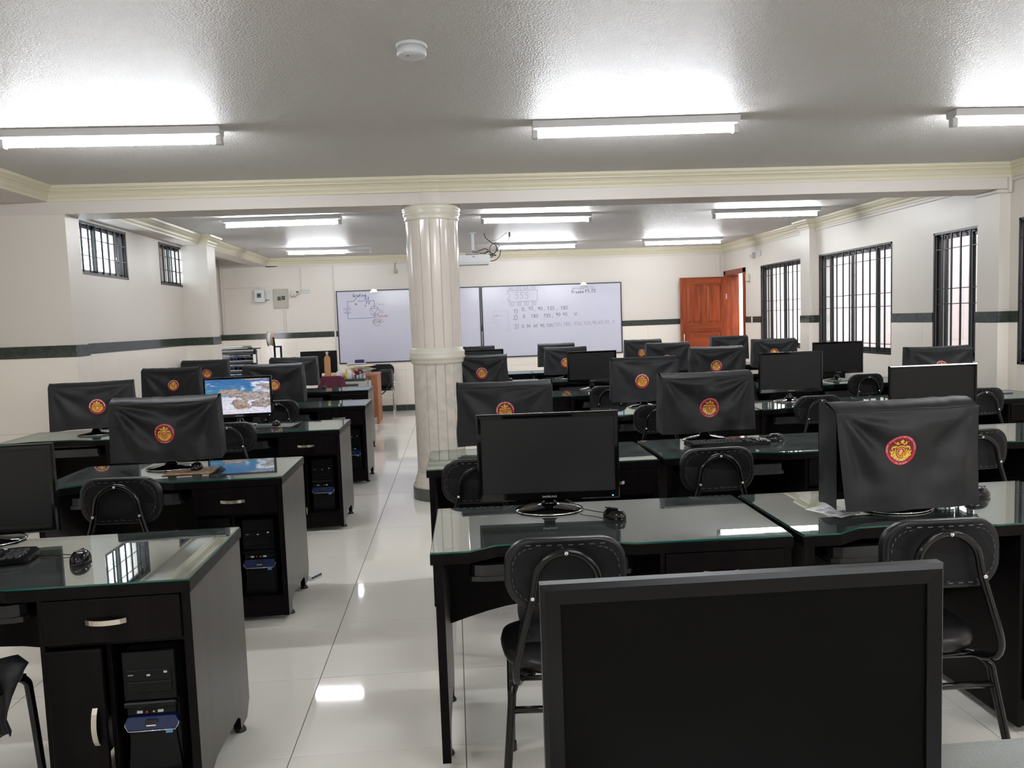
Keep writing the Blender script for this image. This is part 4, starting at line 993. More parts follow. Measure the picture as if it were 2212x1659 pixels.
make_mouse('black mouse on the camouflage mat, left desk of the second row', (-1.385, 4.21, DH + .003), R(10), [(-.02, .09, .004), (-.06, .15, .003), (-.12, .16, .01)])
make_mouse('black mouse on the black mat beside the seashore screen', (-1.365, 5.99, DH + .003), R(5), [(-.02, .09, .004), (-.06, .16, .003)])
make_mouse('black mouse beside the covered monitor by the left wall, third row', (-2.38, 5.87, DH), R(0), [(-.02, .09, .004), (-.06, .12, .003)])
make_mouse('black mouse on the first right desk of the fifth row', (.66, 9.42, DH), R(0), None)
make_mouse('black mouse on the left desk of the fifth row', (-1.56, 9.38, DH), R(0), None)
def mouse_mat(label, cx, cyy, w, d, rz, m, curl, txt=None):
    t = thing('mouse_mat', label, 'mouse mat', (cx, cyy, DH), R(rz), 'mouse mats'); b = B(); nx, ny = 14, 8; vs = []
    for j in range(ny + 1):
        for i in range(nx + 1):
            u, v = i / nx, j / ny; z = .0025 + curl * (max(0, u - .85) / .15) ** 2 * .9 + .0015 * math.sin(5 * u)
            vs.append(((u - .5) * w, (v - .5) * d, z))
    fs = [(j * (nx + 1) + i, j * (nx + 1) + i + 1, (j + 1) * (nx + 1) + i + 1, (j + 1) * (nx + 1) + i) for j in range(ny) for i in range(nx)]
    b.verts_faces(vs, fs, m, True); off = len(b.bm.verts); b.verts_faces([(x, y, max(0.0003, z - .0022)) for x, y, z in vs], [f[::-1] for f in fs], 'mat_black', True)
    N1 = nx + 1
    edge = [i for i in range(N1)] + [j * N1 + nx for j in range(1, ny + 1)] + [ny * N1 + i for i in range(nx - 1, -1, -1)] + [j * N1 for j in range(ny - 1, 0, -1)]
    b.verts_faces([vs[i] for i in edge] + [(vs[i][0], vs[i][1], max(.0003, vs[i][2] - .0022)) for i in edge], [(i, (i + 1) % len(edge), len(edge) + (i + 1) % len(edge), len(edge) + i) for i in range(len(edge))], 'mat_black')
    part('sheet', b, t)
    if txt: b = B(); add_text(b, txt, .034, 'orange', lambda u, v: (u * .95 - .005, -.085 + v * 1.2, .0056)); part('lettering', b, t)
mouse_mat('camouflage mouse mat with orange lettering and a curled corner', -1.385, 4.175, .27, .22, 4, 'mat_camo', .022, 'BATTLEGROUNDS')
mouse_mat('plain black mouse mat beside the seashore screen', -1.36, 5.99, .34, .22, 0, 'mat_black', .018)
t = thing('instruction_sheet', 'printed white sheet lying under the glass before the flap-sided dust cover', 'paper', (1.338, 2.69, DH + .0004), R(28))
b = B(); b.box(-.055, .055, -.075, .075, 0, .0008, 'paper'); part('sheet', b, t)
b = B()
for x0, x1, y0, y1, m in ((-.04, .0, .02, .05, 'ink_faint'), (.008, .045, .0, .045, 'ink_faint'), (-.045, -.02, -.03, .0, 'ink_faint'), (.01, .03, -.04, -.02, 'ink_blue'), (-.045, .02, -.062, -.055, 'ink_faint'), (-.045, .045, .060, .066, 'ink_faint')): b.box(x0, x1, y0, y1, .0008, .0011, m)
part('print', b, t)
b = B(); b.tube([(-.06, 0, .004), (.045, .01, .004), (.06, .0115, .004)], [.004, .004, .001], 7, 'ink_navy'); solo('pen', b, 'dark blue pen on the glass top by the window wall, third row', 'pen', (4.42, 5.955, DH))
# black cloths hanging on chairs
def rag(label, loc, rz, pts, seed):
    rnd = random.Random(seed); b = B(); rows = []
    for (z, x0, x1, y) in pts: rows.append([b.bm.verts.new((x0 + (x1 - x0) * i / 8, y + .012 * math.sin(i * 1.9 + seed + z * 20), z)) for i in range(9)])
    k = b.mi('cloth')
    for a, c in zip(rows, rows[1:]):
        for i in range(8): f = b.bm.faces.new((a[i], a[i + 1], c[i + 1], c[i])); f.material_index = k; f.smooth = True
    me = b.mesh('black_cloth'); o = thing('black_cloth', label, 'cloth', loc, rz, None, me); md = o.modifiers.new('thick', 'SOLIDIFY'); md.thickness = .004; return o
rag('black cloth strap hanging off the seat of the chair at the left edge', (-1.375, 2.32, .03), 0, [(.50, -.10, .05, .02), (.49, -.10, .10, -.02), (.45, -.10, .08, -.035), (.40, -.04, .06, -.035), (.36, .0, .045, -.03), (.33, .01, .035, -.03), (.29, -.005, .045, -.03), (.285, -.02, .045, -.03)], 2)
b = B(); vs = []; 
b.prism([(-.06, -.05), (.12, -.06), (.14, .09), (-.04, .10)], .492, .53, 'z', 'cloth'); b.prism([(-.055, .04), (.10, .03), (.12, .10), (-.04, .11)], .53, .585, 'z', 'cloth')
bmesh.ops.subdivide_edges(b.bm, edges=b.bm.edges[:], cuts=3, use_grid_fill=True)
for v in b.bm.verts: v.co += Vector((noise.noise(v.co * 14), noise.noise(v.co * 14 + Vector((5, 0, 0))), .6 * noise.noise(v.co * 14 + Vector((0, 7, 0))))) * .012
for v in b.bm.verts: v.co.z = max(.4915, v.co.z)
solo('folded_black_cloth', b, 'folded black cloth lying on the seat of the chair left of the large near monitor', 'cloth', (.22, 2.34, 0))
# loose cables below the desks
for i, (pts, lab) in enumerate([([(1.84, 2.95, .30), (1.90, 2.93, .16), (1.97, 2.95, .06), (2.02, 2.94, .12), (1.93, 2.90, .20), (1.86, 2.86, .04), (1.84, 2.84, .003)], 'tangle of thin black cable hanging under the second desk, nearest row'),
                               ([(-1.62, 4.30, .60), (-1.60, 4.36, .44), (-1.52, 4.38, .40), (-1.46, 4.36, .62)], 'thin black cable loop under the left desk, second row'),
                               ([(1.18, 4.24, .50), (1.22, 4.30, .20), (1.32, 4.28, .06), (1.42, 4.20, .004)], 'thin black cables trailing to the floor under the second desk, second row')]):
    b = B(); b.tube(catmull(pts, 6), .003, 6, 'cable_black'); solo('cable', b, lab, 'cable')
b = B(); b.box(-.05, .05, -.02, .02, 0, .03, 'white_plastic', .004); b.box(-.045, .045, -.0205, -.019, .008, .02, 'joint_dark'); solo('power_strip', b, 'small white socket block on the floor behind the left desk, second row', 'socket', (-.875, 4.56, 0), R(60))

# ================================================================ WHITEBOARDS
yw = YB - .008
def board(label, x0, x1, z0, z1):
    t = thing('whiteboard', label, 'whiteboard', ((x0 + x1) / 2, YB, z0), 0, 'whiteboards'); hw = (x1 - x0) / 2; h = z1 - z0
    b = B(); b.box(-hw, hw, -.022, -.001 - .013, 0, h, 'board_white'); part('panel', b, t)
    for nm, a in (('frame', (-hw - .004, hw + .004, -.028, -.012, -.006, .012)), ('frame', (-hw - .004, hw + .004, -.028, -.012, h - .012, h + .006)), ('frame', (-hw - .006, -hw + .012, -.0285, -.012, -.006, h + .006)), ('frame', (hw - .012, hw + .006, -.0285, -.012, -.006, h + .006))):
        b = B(); b.box(*a, 'board_frame'); part(nm, b, t)
    return t
wb1 = board('left whiteboard with a hand-drawn circuit in blue and red, partly behind the column', -1.935, .470, .842, 2.056)
wb2 = board('right whiteboard with handwritten number lists and a chip drawing', .498, 2.902, .846, 2.056)
yi = -.0235
def ink(t, pls, w, m, nm='drawing'):
    b = B(); ox, oz = t.location.x, t.location.z
    b.strokes([[(x - ox, z - oz) for x, z in pl] for pl in pls], w * .78, yi, m); part(nm, b, t)
BLUE = [[(-1.761, 1.764), (-1.758, 1.881), (-1.658, 1.884), (-1.645, 1.889), (-1.598, 1.945)], [(-1.58, 1.884), (-1.476, 1.884), (-1.449, 1.952), (-1.441, 1.832), (-1.404, 1.951), (-1.401, 1.821), (-1.376, 1.884), (-1.314, 1.885), (-1.313, 1.784), (-1.313, 1.752)], [(-1.83, 1.758), (-1.699, 1.758)], [(-1.794, 1.726), (-1.728, 1.727)], [(-1.827, 1.699), (-1.705, 1.696)], [(-1.793, 1.682), (-1.732, 1.679)], [(-1.759, 1.68), (-1.76, 1.594), (-1.314, 1.595), (-1.311, 1.654)]]
def ell(cx, cz, r): return [(cx + r * math.cos(2 * PI * i / 18), cz + r * math.sin(2 * PI * i / 18)) for i in range(19)]
GREY = [ell(-1.312, 1.708, .080), [(-1.376, 1.754), (-1.257, 1.75), (-1.312, 1.66), (-1.376, 1.754)], [(-1.356, 1.656), (-1.255, 1.653)], ell(-1.284, 1.517, .059), [(-1.368, 1.533), (-1.324, 1.531)], [(-1.326, 1.566), (-1.249, 1.525), (-1.323, 1.499), (-1.326, 1.566)], [(-1.248, 1.547), (-1.25, 1.503)], [(-1.249, 1.525), (-1.161, 1.522)], [(-1.225, 1.559), (-1.203, 1.571)], [(-1.213, 1.546), (-1.191, 1.552)], [(-1.214, 1.717), (-1.165, 1.699)], [(-1.209, 1.692), (-1.17, 1.665)]]
ink(wb1, BLUE, .009, 'ink_blue'); ink(wb1, GREY[:3] + GREY[10:], .008, 'ink_grey'); ink(wb1, GREY[3:10], .008, 'ink_grey')
ink(wb1, [[(-1.734, 1.804), (-1.735, 1.782)], [(-1.744, 1.793), (-1.724, 1.793)], [(-1.289, 1.612), (-1.276, 1.612)]] + hand('SW', -1.642, 1.818, .030) + hand('R', -1.468, 1.784, .032) + hand('Catodo', -1.262, 1.600, .040, .05), .007, 'ink_red', 'lettering')
ink(wb1, hand('Grafica', -1.665, 1.952, .048, .03), .010, 'ink_black', 'lettering'); ink(wb1, hand('+ Anodo', -1.295, 1.800, .034, .05), .005, 'ink_faint', 'lettering')
CHIP = [[(0.941, 1.974), (1.452, 1.976), (1.448, 1.786), (0.945, 1.781), (0.942, 1.847), (0.973, 1.863), (0.983, 1.89), (0.967, 1.913), (0.942, 1.921), (0.941, 1.974)]] + [[(x, 1.781), (x, 1.718), (x + .063, 1.718), (x + .063, 1.780)] for x in (.976, 1.101, 1.229, 1.357)] + [[(x, 2.04), (x, 1.978)] for x in (.971, 1.038, 1.104, 1.165, 1.232, 1.29, 1.354, 1.415)]
ink(wb2, CHIP + hand('555', 1.064, 1.836, .105, 0, .80) + hand('1', .994, 1.73, .036) + hand('2', 1.118, 1.735, .036) + hand('3', 1.246, 1.738, .036) + hand('4', 1.375, 1.739, .036) + hand('8', .992, 1.994, .032) + hand('7', 1.125, 1.994, .032) + hand('6', 1.253, 1.994, .032) + hand('5', 1.375, 1.995, .032), .0065, 'ink_grey')
ink(wb2, [[(0.689, 1.636), (0.935, 1.635), (0.95, 1.288), (0.878, 1.286)], [(0.689, 1.636), (0.681, 1.445), (0.758, 1.441), (0.762, 1.308)], [(0.87, 1.547), (0.721, 1.552)]], .005, 'ink_faint')
ink(wb2, [[(0.76, 1.567), (0.71, 1.545)], [(0.967, 1.819), (0.98, 1.808)], [(0.966, 1.808), (0.98, 1.819)]], .009, 'ink_red')
def spaced(items, z, h): return [p for tx, x, dz in items for p in hand(tx, x, z + dz, h)]
ink(wb2, hand('1)', 1.030, 1.585, .070, 0, .6) + spaced((('0', 1.173, .0), (',', 1.225, 0), ('45', 1.290, .01), (',', 1.39, 0), ('90', 1.447, .0), (',', 1.55, 0), ('135', 1.610, .0), (',', 1.77, 0), ('180', 1.842, .0)), 1.622, .060)
    + hand('2)', 1.024, 1.480, .070, 0, .6) + spaced((('0', 1.190, .0), ('180', 1.332, 0), ('135', 1.548, .0), (',', 1.69, 0), ('90', 1.755, .012), ('45', 1.880, .012), ('U', 2.082, .012)), 1.502, .056), .0075, 'ink_black', 'lettering')
ink(wb2, hand('3)', 1.034, 1.325, .075, 0, .6) + spaced((('0,', 1.165, .0), ('30', 1.245, 0), ('60', 1.370, .0), ('90,', 1.480, 0), ('120,', 1.592, 0)), 1.338, .050), .007, 'ink_black', 'lettering')
ink(wb2, spaced((('150,', 1.720, 0), ('180,', 1.880, 0), ('150,', 2.070, 0), ('120,', 2.235, .004), ('90,', 2.380, .008), ('60,', 2.490, .010), ('30,', 2.600, .012), ('0', 2.740, .014)), 1.345, .056), .006, 'ink_grey', 'lettering')
ink(wb2, hand('Actividad P2_T3', 2.055, 1.962, .036, .02, .72), .006, 'ink_grey', 'lettering'); ink(wb2, hand('Prueba P1_T3', 2.044, 1.892, .052, .02, .68), .009, 'ink_black', 'lettering')
for x, lab in ((-1.306, 'metal clip on the top edge of the left whiteboard'), (2.25, 'metal clip on the top edge of the right whiteboard')):
    b = B(); b.prism([(-.07, -.035), (-.045, .0), (-.04, .02), (.04, .02), (.045, .0), (.07, -.035)], -.012, .010, 'y', 'steel'); b.tube([(-.03, -.014, .0), (-.02, -.018, .025), (.02, -.018, .025), (.03, -.014, .0)], .003, 6, 'chrome'); solo('board_clip', b, lab, 'clip', (x, YB - .040, 2.055), 0, 'whiteboard clips')
b = B(); b.box(-.155, .155, -.075, 0, 0, .010, 'white_plastic', .003); b.box(-.155, .155, -.078, -.072, 0, .018, 'white_plastic'); b.box(-.155, .155, -.008, 0, 0, .03, 'white_plastic'); solo('marker_tray', b, 'white ledge under the left whiteboard', 'shelf', (-1.655, YB - .030, .828))
b = B(); b.box(-.085, .085, -.028, .028, 0, .035, 'ink_navy', .006); b.box(-.083, .083, -.03, .026, -.012, .001, 'mat_black'); e_ = solo('board_eraser', b, 'dark blue board eraser standing on the white ledge', 'eraser', (-1.60, YB - .072, .853)); e_.scale = (.9, 1, 1.35)

# ================================================================ WALL FITTINGS
t = thing('switch_box', 'grey isolator box with a rotary switch on the whiteboard wall', 'electrical box', (-3.185, YB, 2.02))
b = B(); b.box(-.082, .082, -.095, -.0, -.105, .105, 'white_plastic', .008); part('housing', b, t)
b = B(); b.box(-.035, .035, -.102, -.094, -.03, .045, 'alu_mid', .003); part('switch_plate', b, t)
b = B(); b.lathe([(.020, 0), (.018, .014)], 16, 'joint_dark'); 
for v in b.bm.verts: v.co = Vector((v.co.x, -.102 - v.co.z, .008 + v.co.y))
part('rotary_knob', b, t)
b = B(); b.box(.082, .15, -.04, -.02, .055, .070, 'white_plastic'); part('cable_duct', b, t)
b = B(); b.box(.082, .15, -.04, -.02, -.075, -.065, 'alu_mid'); part('cable_duct', b, t)
t = thing('breaker_panel', 'beige breaker panel cover with two black breaker groups', 'electrical panel', (-2.85, YB, 1.968))
b = B(); b.box(-.118, .118, -.035, 0, -.160, .160, 'beige_metal', .004); part('cover', b, t)
for x, z in ((-.025, .0), (.045, .008)):
    b = B(); b.box(x - .027, x + .027, -.042, -.034, z - .03, z + .032, 'joint_dark'); g_ = part('breaker', b, t)
    for k in range(3): b = B(); b.box(x - .02 + k * .015, x - .012 + k * .015, -.048, -.042, z - .008, z + .012, 'alu_mid'); part('toggle', b, g_)
for x in (-.1, .1):
    for z in (-.14, .14): b = B(); b.box(x - .004, x + .004, -.038, -.034, z - .004, z + .004, 'alu_mid'); part('screw', b, t)
t = thing('emergency_light', 'small cream emergency lamp with two heads beside the breaker panel', 'emergency light', (-2.60, YB, 2.065))
b = B(); b.box(-.075, .075, -.05, 0, -.03, .03, 'cream_plastic', .004); part('body', b, t)
for x in (-.045, .0): b = B(); b.lathe([(.028, -.055), (.034, -.04), (.026, -.02), (.01, -.015)], 14, 'cream_plastic', (x - .01, -.055, -.012)); part('lamp_head', b, t)
b = B(); b.box(.01, .055, -.053, -.049, -.01, .012, 'joint_dark'); part('switch', b, t)
t = thing('wall_socket', 'white double socket below the conduit on the whiteboard wall', 'socket', (-2.43, YB, 2.082)); b = B(); b.box(-.052, .052, -.03, 0, -.032, .032, 'white_plastic', .003); part('plate', b, t)
for x in (-.024, .020): b = B(); b.lathe([(.013, 0), (.013, .003)], 14, 'joint_light'); [setattr(v, 'co', Vector((x + v.co.x, -.030 - v.co.z, v.co.y))) for v in b.bm.verts]; part('outlet', b, t)
t = thing('hanging_sensor', 'small grey fitting hanging on a wire left of the column top', 'sensor', (-.935, YB, 2.36)); b = B(); b.box(-.022, .022, -.05, -.005, -.035, .03, 'beige_metal', .006); part('body', b, t)
b = B(); b.tube([(0, -.02, .03), (-.01, -.02, .09), (.012, -.02, .15)], .004, 6, 'joint_dark'); part('wire', b, t)
def wallbox(nm, lab, cat, y0, y1, z0, z1, d, m, parts_=()):
    t = thing(nm, lab, cat, (XR, (y0 + y1) / 2, (z0 + z1) / 2)); h = (y1 - y0) / 2; v = (z1 - z0) / 2
    b = B(); b.box(-d, 0, -h, h, -v, v, m, min(.006, d / 4)); part('body', b, t)
    for pn, a, mm in parts_: b = B(); b.box(*a, mm, .001); part(pn, b, t)
wallbox('motion_sensor', 'white motion sensor high on the window wall near the door', 'sensor', 11.98, 12.05, 2.30, 2.39, .06, 'white_plastic', (('lens', (-.066, -.058, -.025, .025, -.03, .01), 'joint_light'),))
wallbox('junction_plate', 'square white cover plate beside the motion sensor', 'cover plate', 11.76, 11.87, 2.315, 2.40, .012, 'white_plastic', (('screw', (-.015, -.011, -.004, .004, -.004, .004), 'joint_light'),))
wallbox('door_handset', 'yellowish wall handset beside the door frame', 'intercom', 12.19, 12.30, 1.955, 2.075, .045, 'cream_plastic', (('handset', (-.062, -.044, -.040, -.008, -.05, .05), 'cream_plastic'), ('grille', (-.048, -.044, .004, .04, -.02, .03), 'folder_green')))
wallbox('light_switch', 'tall white light switch on the green border by the door', 'switch', 12.09, 12.145, 1.285, 1.39, .016, 'white_plastic', (('rocker', (-.020, -.014, -.012, .012, -.03, .03), 'lamp_body'),))

# ================================================================ PROJECTOR
t = thing('projector', 'white projector hanging from the ceiling right of the column', 'projector', (.30, 10.40, ZC))
b = B(); b.box(-.045, .045, -.03, .03, -.012, 0, 'white_plastic', .002); part('ceiling_plate', b, t)
b = B(); b.box(-.020, .020, -.012, .012, -.235, -.012, 'white_plastic', .002); part('pole', b, t)
b = B(); b.box(-.10, .08, -.06, .06, -.285, -.265, 'joint_light', .002); b.box(-.015, .015, -.015, .015, -.27, -.23, 'alu_mid'); part('bracket', b, t)
b = B(); b.prism([(-.215, -.298), (.205, -.298), (.21, -.32), (.215, -.385), (.195, -.42), (-.215, -.42)], -.15, .15, 'y', 'lamp_body'); part('body', b, t)
b = B(); b.box(-.213, .20, -.153, -.150, -.400, -.396, 'joint_light'); part('body_seam', b, t)
b = B(); b.box(-.018, .014, -.153, -.1495, -.328, -.318, 'alu_mid'); part('badge', b, t)
loops = [[(.06, 0, -.24), (.16, .02, -.21), (.20, 0, -.25), (.12, .0, -.27), (.02, .02, -.25), (.05, -.02, -.29), (.15, 0, -.285)], [(.15, 0, -.29), (.18, .02, -.25), (.24, .0, -.27), (.30, .02, -.30), (.26, -.02, -.305), (.19, 0, -.30)],
         [(.153, 0, -.01), (.17, 0, -.07), (.24, 0, -.13), (.30, 0, -.17), (.31, .01, -.23), (.27, 0, -.28), (.22, 0, -.25), (.23, 0, -.18), (.29, 0, -.14), (.34, 0, -.155)],
         [(.19, -.02, -.29), (.26, -.02, -.285), (.32, -.02, -.23), (.345, -.02, -.18), (.36, -.02, -.25), (.33, -.02, -.33), (.27, -.02, -.37), (.215, -.02, -.375)], [(.215, -.02, -.325), (.25, -.02, -.32), (.25, -.02, -.29), (.19, 0, -.285)]]
for L_ in loops: b = B(); b.tube(catmull(L_, 6), .0055, 6, 'cable_black'); part('cable', b, t)
t = thing('ceiling_plug', 'black plug and lead hanging from a hole in the ceiling beside the projector', 'cable', (.785, 10.40, ZC)); b = B(); b.tube(catmull([(0, 0, -.03), (-.005, 0, -.08), (-.03, 0, -.13)], 5), .004, 6, 'cable_black'); part('lead', b, t)
b = B(); b.box(-.012, .012, -.01, .01, -.065, -.005, 'cable_black', .003); part('plug', b, t)
b = B(); b.tube([(-.03, .01, -.004), (-.16, .01, -.10), (-.30, .02, -.12)], .004, 6, 'joint_light'); part('white_lead', b, t)

# ================================================================ TEACHER'S CORNER
t = thing('network_rack', 'black open network rack with blue patch cables beside the left pier', 'rack', (-3.05, 11.32, 0))
for x in (-.245, .225):
    b = B(); b.box(x, x + .025, -.03, .03, 0, 1.20, 'black_satin'); part('post', b, t)
b = B(); b.box(-.26, .26, -.25, .25, 0, .03, 'black_satin'); part('base', b, t)
b = B(); b.box(-.26, .26, -.20, .25, 1.19, 1.205, 'black_satin'); part('top_shelf', b, t)
zz = 1.175
for i in range(11):
    h = .044; b = B(); b.box(-.222, .222, -.035, .18, zz - h, zz - .004, 'black_gloss' if i % 3 else 'mat_black', .002); u = part('rack_unit', b, t)
    if i % 3 == 1:
        for k in range(22):
            b = B(); x = -.19 + k * .017; b.box(x, x + .010, -.039, -.034, zz - .032, zz - .016, 'logo_grey'); part('port', b, u)
    elif i % 3 == 0: b = B(); b.box(-.222, .222, -.037, -.034, zz - .012, zz - .006, 'cream_plastic'); part('label_strip', b, u)
    zz -= h
rnd = random.Random(9)
for k in range(26):
    x = -.06 + rnd.random() * .24; z0_ = 1.10 - (k % 4) * .13; b = B()
    b.tube(catmull([(x, -.04, z0_), (x + rnd.uniform(-.01, .01), -.075, z0_ + .0), (x + rnd.uniform(-.015, .015), -.08, z0_ - .035), (x + rnd.uniform(-.02, .02), -.04, z0_ - .06)], 4), .0032, 5, 'cable_blue'); part('patch_cable', b, t)
b = B(); b.box(.215, .255, -.045, -.03, 1.0, 1.12, 'paper', .003); part('paper_tag', b, t)
for i, (m, lab, dz, rz) in enumerate((('folder_blue', 'dark blue folder on top of the network rack', .0, 4), ('folder_green', 'pale green folder topmost on the network rack', .022, -8))):
    b = B(); b.box(-.20, .20, -.15, .15, 0, .018, m, .004); b.box(-.195, .19, -.152, .145, .004, .014, 'paper'); solo('folder', b, lab, 'folder', (-3.07 - .03 * i, 11.29, 1.206 + dz), R(rz), 'folders on the rack')
t = thing('steel_table', 'grey steel table with dark top crowded with small objects', 'table', (-2.02, 11.32, 0), 0)
b = B(); b.box(-.70, .76, -.28, .33, .70, .725, 'mat_black', .006); part('tabletop', b, t)
for x in (-.67, .70):
    for y in (-.25, .26): b = B(); b.box(x, x + .04, y, y + .03, 0, .70, 'grey_metal'); part('leg', b, t)
b = B(); b.box(.42, .73, -.265, .29, .50, .70, 'grey_metal', .003); d_ = part('drawer_unit', b, t)
b = B(); b.box(.47, .66, -.2695, -.264, .58, .66, 'joint_dark'); part('drawer_slot', b, d_); b = B(); b.box(.47, .66, -.272, -.264, .615, .625, 'grey_metal'); part('drawer_slot_bar', b, d_)
t = thing('wooden_desk', 'orange-brown wooden desk with papers at the end of the aisle', 'desk', (-1.55, 12.01, 0), 0)
b = B(); b.box(-.42, .395, -.31, .30, .715, .745, 'orange_wood', .003); part('desktop', b, t)
b = B(); b.box(.36, .39, -.30, .29, .0, .715, 'orange_wood', .002); part('side_panel', b, t)
b = B(); b.box(-.40, -.37, -.30, .29, .0, .715, 'orange_wood', .002); part('side_panel', b, t)
b = B(); b.box(-.37, .36, -.29, -.265, .66, .715, 'orange_wood', .002); part('apron', b, t)
b = B(); b.box(.30, .36, -.295, -.27, .10, .715, 'orange_wood', .002); part('stile', b, t)
rnd = random.Random(4)
for i in range(9):
    b = B(); w_ = rnd.uniform(.13, .16); b.box(-w_, w_, -.11, .11, 0, .008 + .006 * (i % 3 == 0), 'paper' if i != 6 else 'pencil_yellow', .001)
    solo('paper_stack', b, ['lowest sheaf of papers', 'second sheaf of papers', 'third sheaf of papers', 'fourth sheaf of papers', 'fifth sheaf of papers', 'sixth sheaf of papers', 'yellow folder among the papers', 'tilted sheaf of papers', 'topmost sheaf of papers'][i] + ' on the orange-brown wooden desk', 'papers', (-1.42 + rnd.uniform(-.05, .05), 11.98 + rnd.uniform(-.03, .03), .7455 + i * .0145), rnd.uniform(-.5, .5), 'papers on the wooden desk')
# objects on the teacher's table
TT = .7255
t = thing('monitor', 'black monitor seen from behind on the crowded steel table', 'monitor', (-1.96, 11.50, TT), R(4))
b = B(); b.box(-.258, .258, -.012, .012, .075, .40, 'black_satin', .004); part('panel', b, t); b = B(); b.box(-.03, .03, -.03, .012, .01, .14, 'black_satin', .004); part('neck', b, t); b = B(); b.lathe([(.11, 0), (.11, .01), (.02, .016)], 24, 'black_satin', sy=.7); part('stand_base', b, t)
t = thing('wooden_tower_box', 'tall light-wood tower ornament with a star on top', 'ornament', (-1.80, 11.24, TT), R(12))
b = B(); b.prism([(-.04, -.035), (.04, -.035), (.045, .035), (-.045, .035)], 0, .30, 'z', 'light_wood'); part('body', b, t)
b = B(); b.prism([(-.045, .30), (.045, .30), (.020, .335), (.008, .35), (.006, .36), (-.006, .36), (-.008, .35), (-.020, .335)], -.02, .02, 'y', 'light_wood'); part('roof', b, t)
b = B(); b.prism([(.03 * (1 if i % 2 == 0 else .42) * math.sin(2 * PI * i / 10), .375 + .03 * (1 if i % 2 == 0 else .42) * math.cos(2 * PI * i / 10)) for i in range(10)], -.006, .006, 'y', 'cream_plastic'); part('star', b, t)
t = thing('glue_bottle', 'white pointed glue bottle on the steel table', 'bottle', (-1.63, 11.15, TT)); b = B(); b.lathe([(.034, 0), (.040, .01), (.040, .085), (.034, .108), (.012, .118)], 20, 'white_plastic'); part('body', b, t); b = B(); b.lathe([(.012, .118), (.010, .14), (.006, .19), (.003, .20)], 12, 'white_plastic'); part('nozzle', b, t)
t = thing('yellow_glue_bottle', 'white bottle with a yellow label and red stopper on the steel table', 'bottle', (-1.495, 11.15, TT)); b = B(); b.lathe([(.042, 0), (.048, .01), (.046, .09), (.030, .125), (.012, .135)], 20, 'white_plastic'); part('body', b, t); b = B(); b.box(-.038, -.018, -.052, -.046, .01, .15, 'pencil_yellow', .002); part('label', b, t); b = B(); b.lathe([(.012, .135), (.012, .155), (.006, .160)], 12, 'white_plastic'); part('cap', b, t)
t = thing('red_hand_tool', 'red and white hand tool lying beside the bottles', 'tool', (-1.41, 11.17, TT)); b = B(); b.tube([(-.04, 0, .10), (.0, 0, .115), (.035, 0, .095)], [.006, .012, .006], 10, 'red_gloss'); part('grip', b, t); b = B(); b.tube([(-.03, 0, .10), (-.02, 0, .004)], .008, 8, 'white_plastic'); part('stem', b, t)
for i, (x, h, m, lab) in enumerate(((-1.375, .055, 'glass_jar', 'clear glass jar nearest the bottles'), (-1.33, .07, 'glass_jar', 'tallest clear glass jar on the steel table'), (-1.285, .05, 'glass_jar', 'clear glass jar at the table end'), (-1.765, .05, 'orange', 'small orange pot beside the wooden tower'), (-1.72, .04, 'grey_metal', 'small grey tin beside the orange pot'))):
    b = B(); b.lathe([(.018, 0), (.020, .005), (.020, h * .8), (.016, h), (.018, h)], 16, m); solo('jar', b, lab, 'jar', (x, 11.14, TT), 0, 'jars on the steel table')
t = thing('spotted_pouch', 'dark red and white patterned pouch behind the bottles', 'pouch', (-1.38, 11.36, TT)); b = B(); b.lathe([(.05, 0), (.065, .03), (.06, .09), (.035, .12), (.01, .125)], 20, 'maroon_cloth', sy=.6); part('body', b, t)
for k in range(7): b = B(); a = -PI / 2 + (k - 3) * .35; b.lathe([(.001, -.01), (.012, 0), (.001, .01)], 8, 'mat_black' if k % 2 else 'white_plastic', (.060 * math.cos(a), .038 * math.sin(a), .05 + .03 * (k % 3))); part('patch', b, t)
t = thing('parts_box', 'pale open box of bits on the steel table beside the covered monitor', 'box', (-2.10, 11.17, TT)); b = B(); b.box(-.10, .10, -.06, .06, 0, .05, 'cream_plastic', .003); part('tray', b, t); b = B(); b.box(-.05, .03, -.03, .03, .05, .075, 'white_plastic', .008); part('contents', b, t); b = B(); b.tube([(-.06, 0, .055), (.0, .02, .09), (.06, -.01, .06)], .008, 6, 'mat_black'); part('cable', b, t)
b = B(); b.box(-.06, .06, -.04, .04, 0, .03, 'cardboard', .002); solo('cardboard_box', b, 'small brown cardboard box below the network rack', 'box', (-2.955, 10.90, .79), 0)
b = B(); b.box(-.20, .20, -.14, .13, 0, .79, 'mat_black', .004); solo('cabinet', b, 'low black cabinet in front of the network rack', 'cabinet', (-2.98, 10.90, 0))
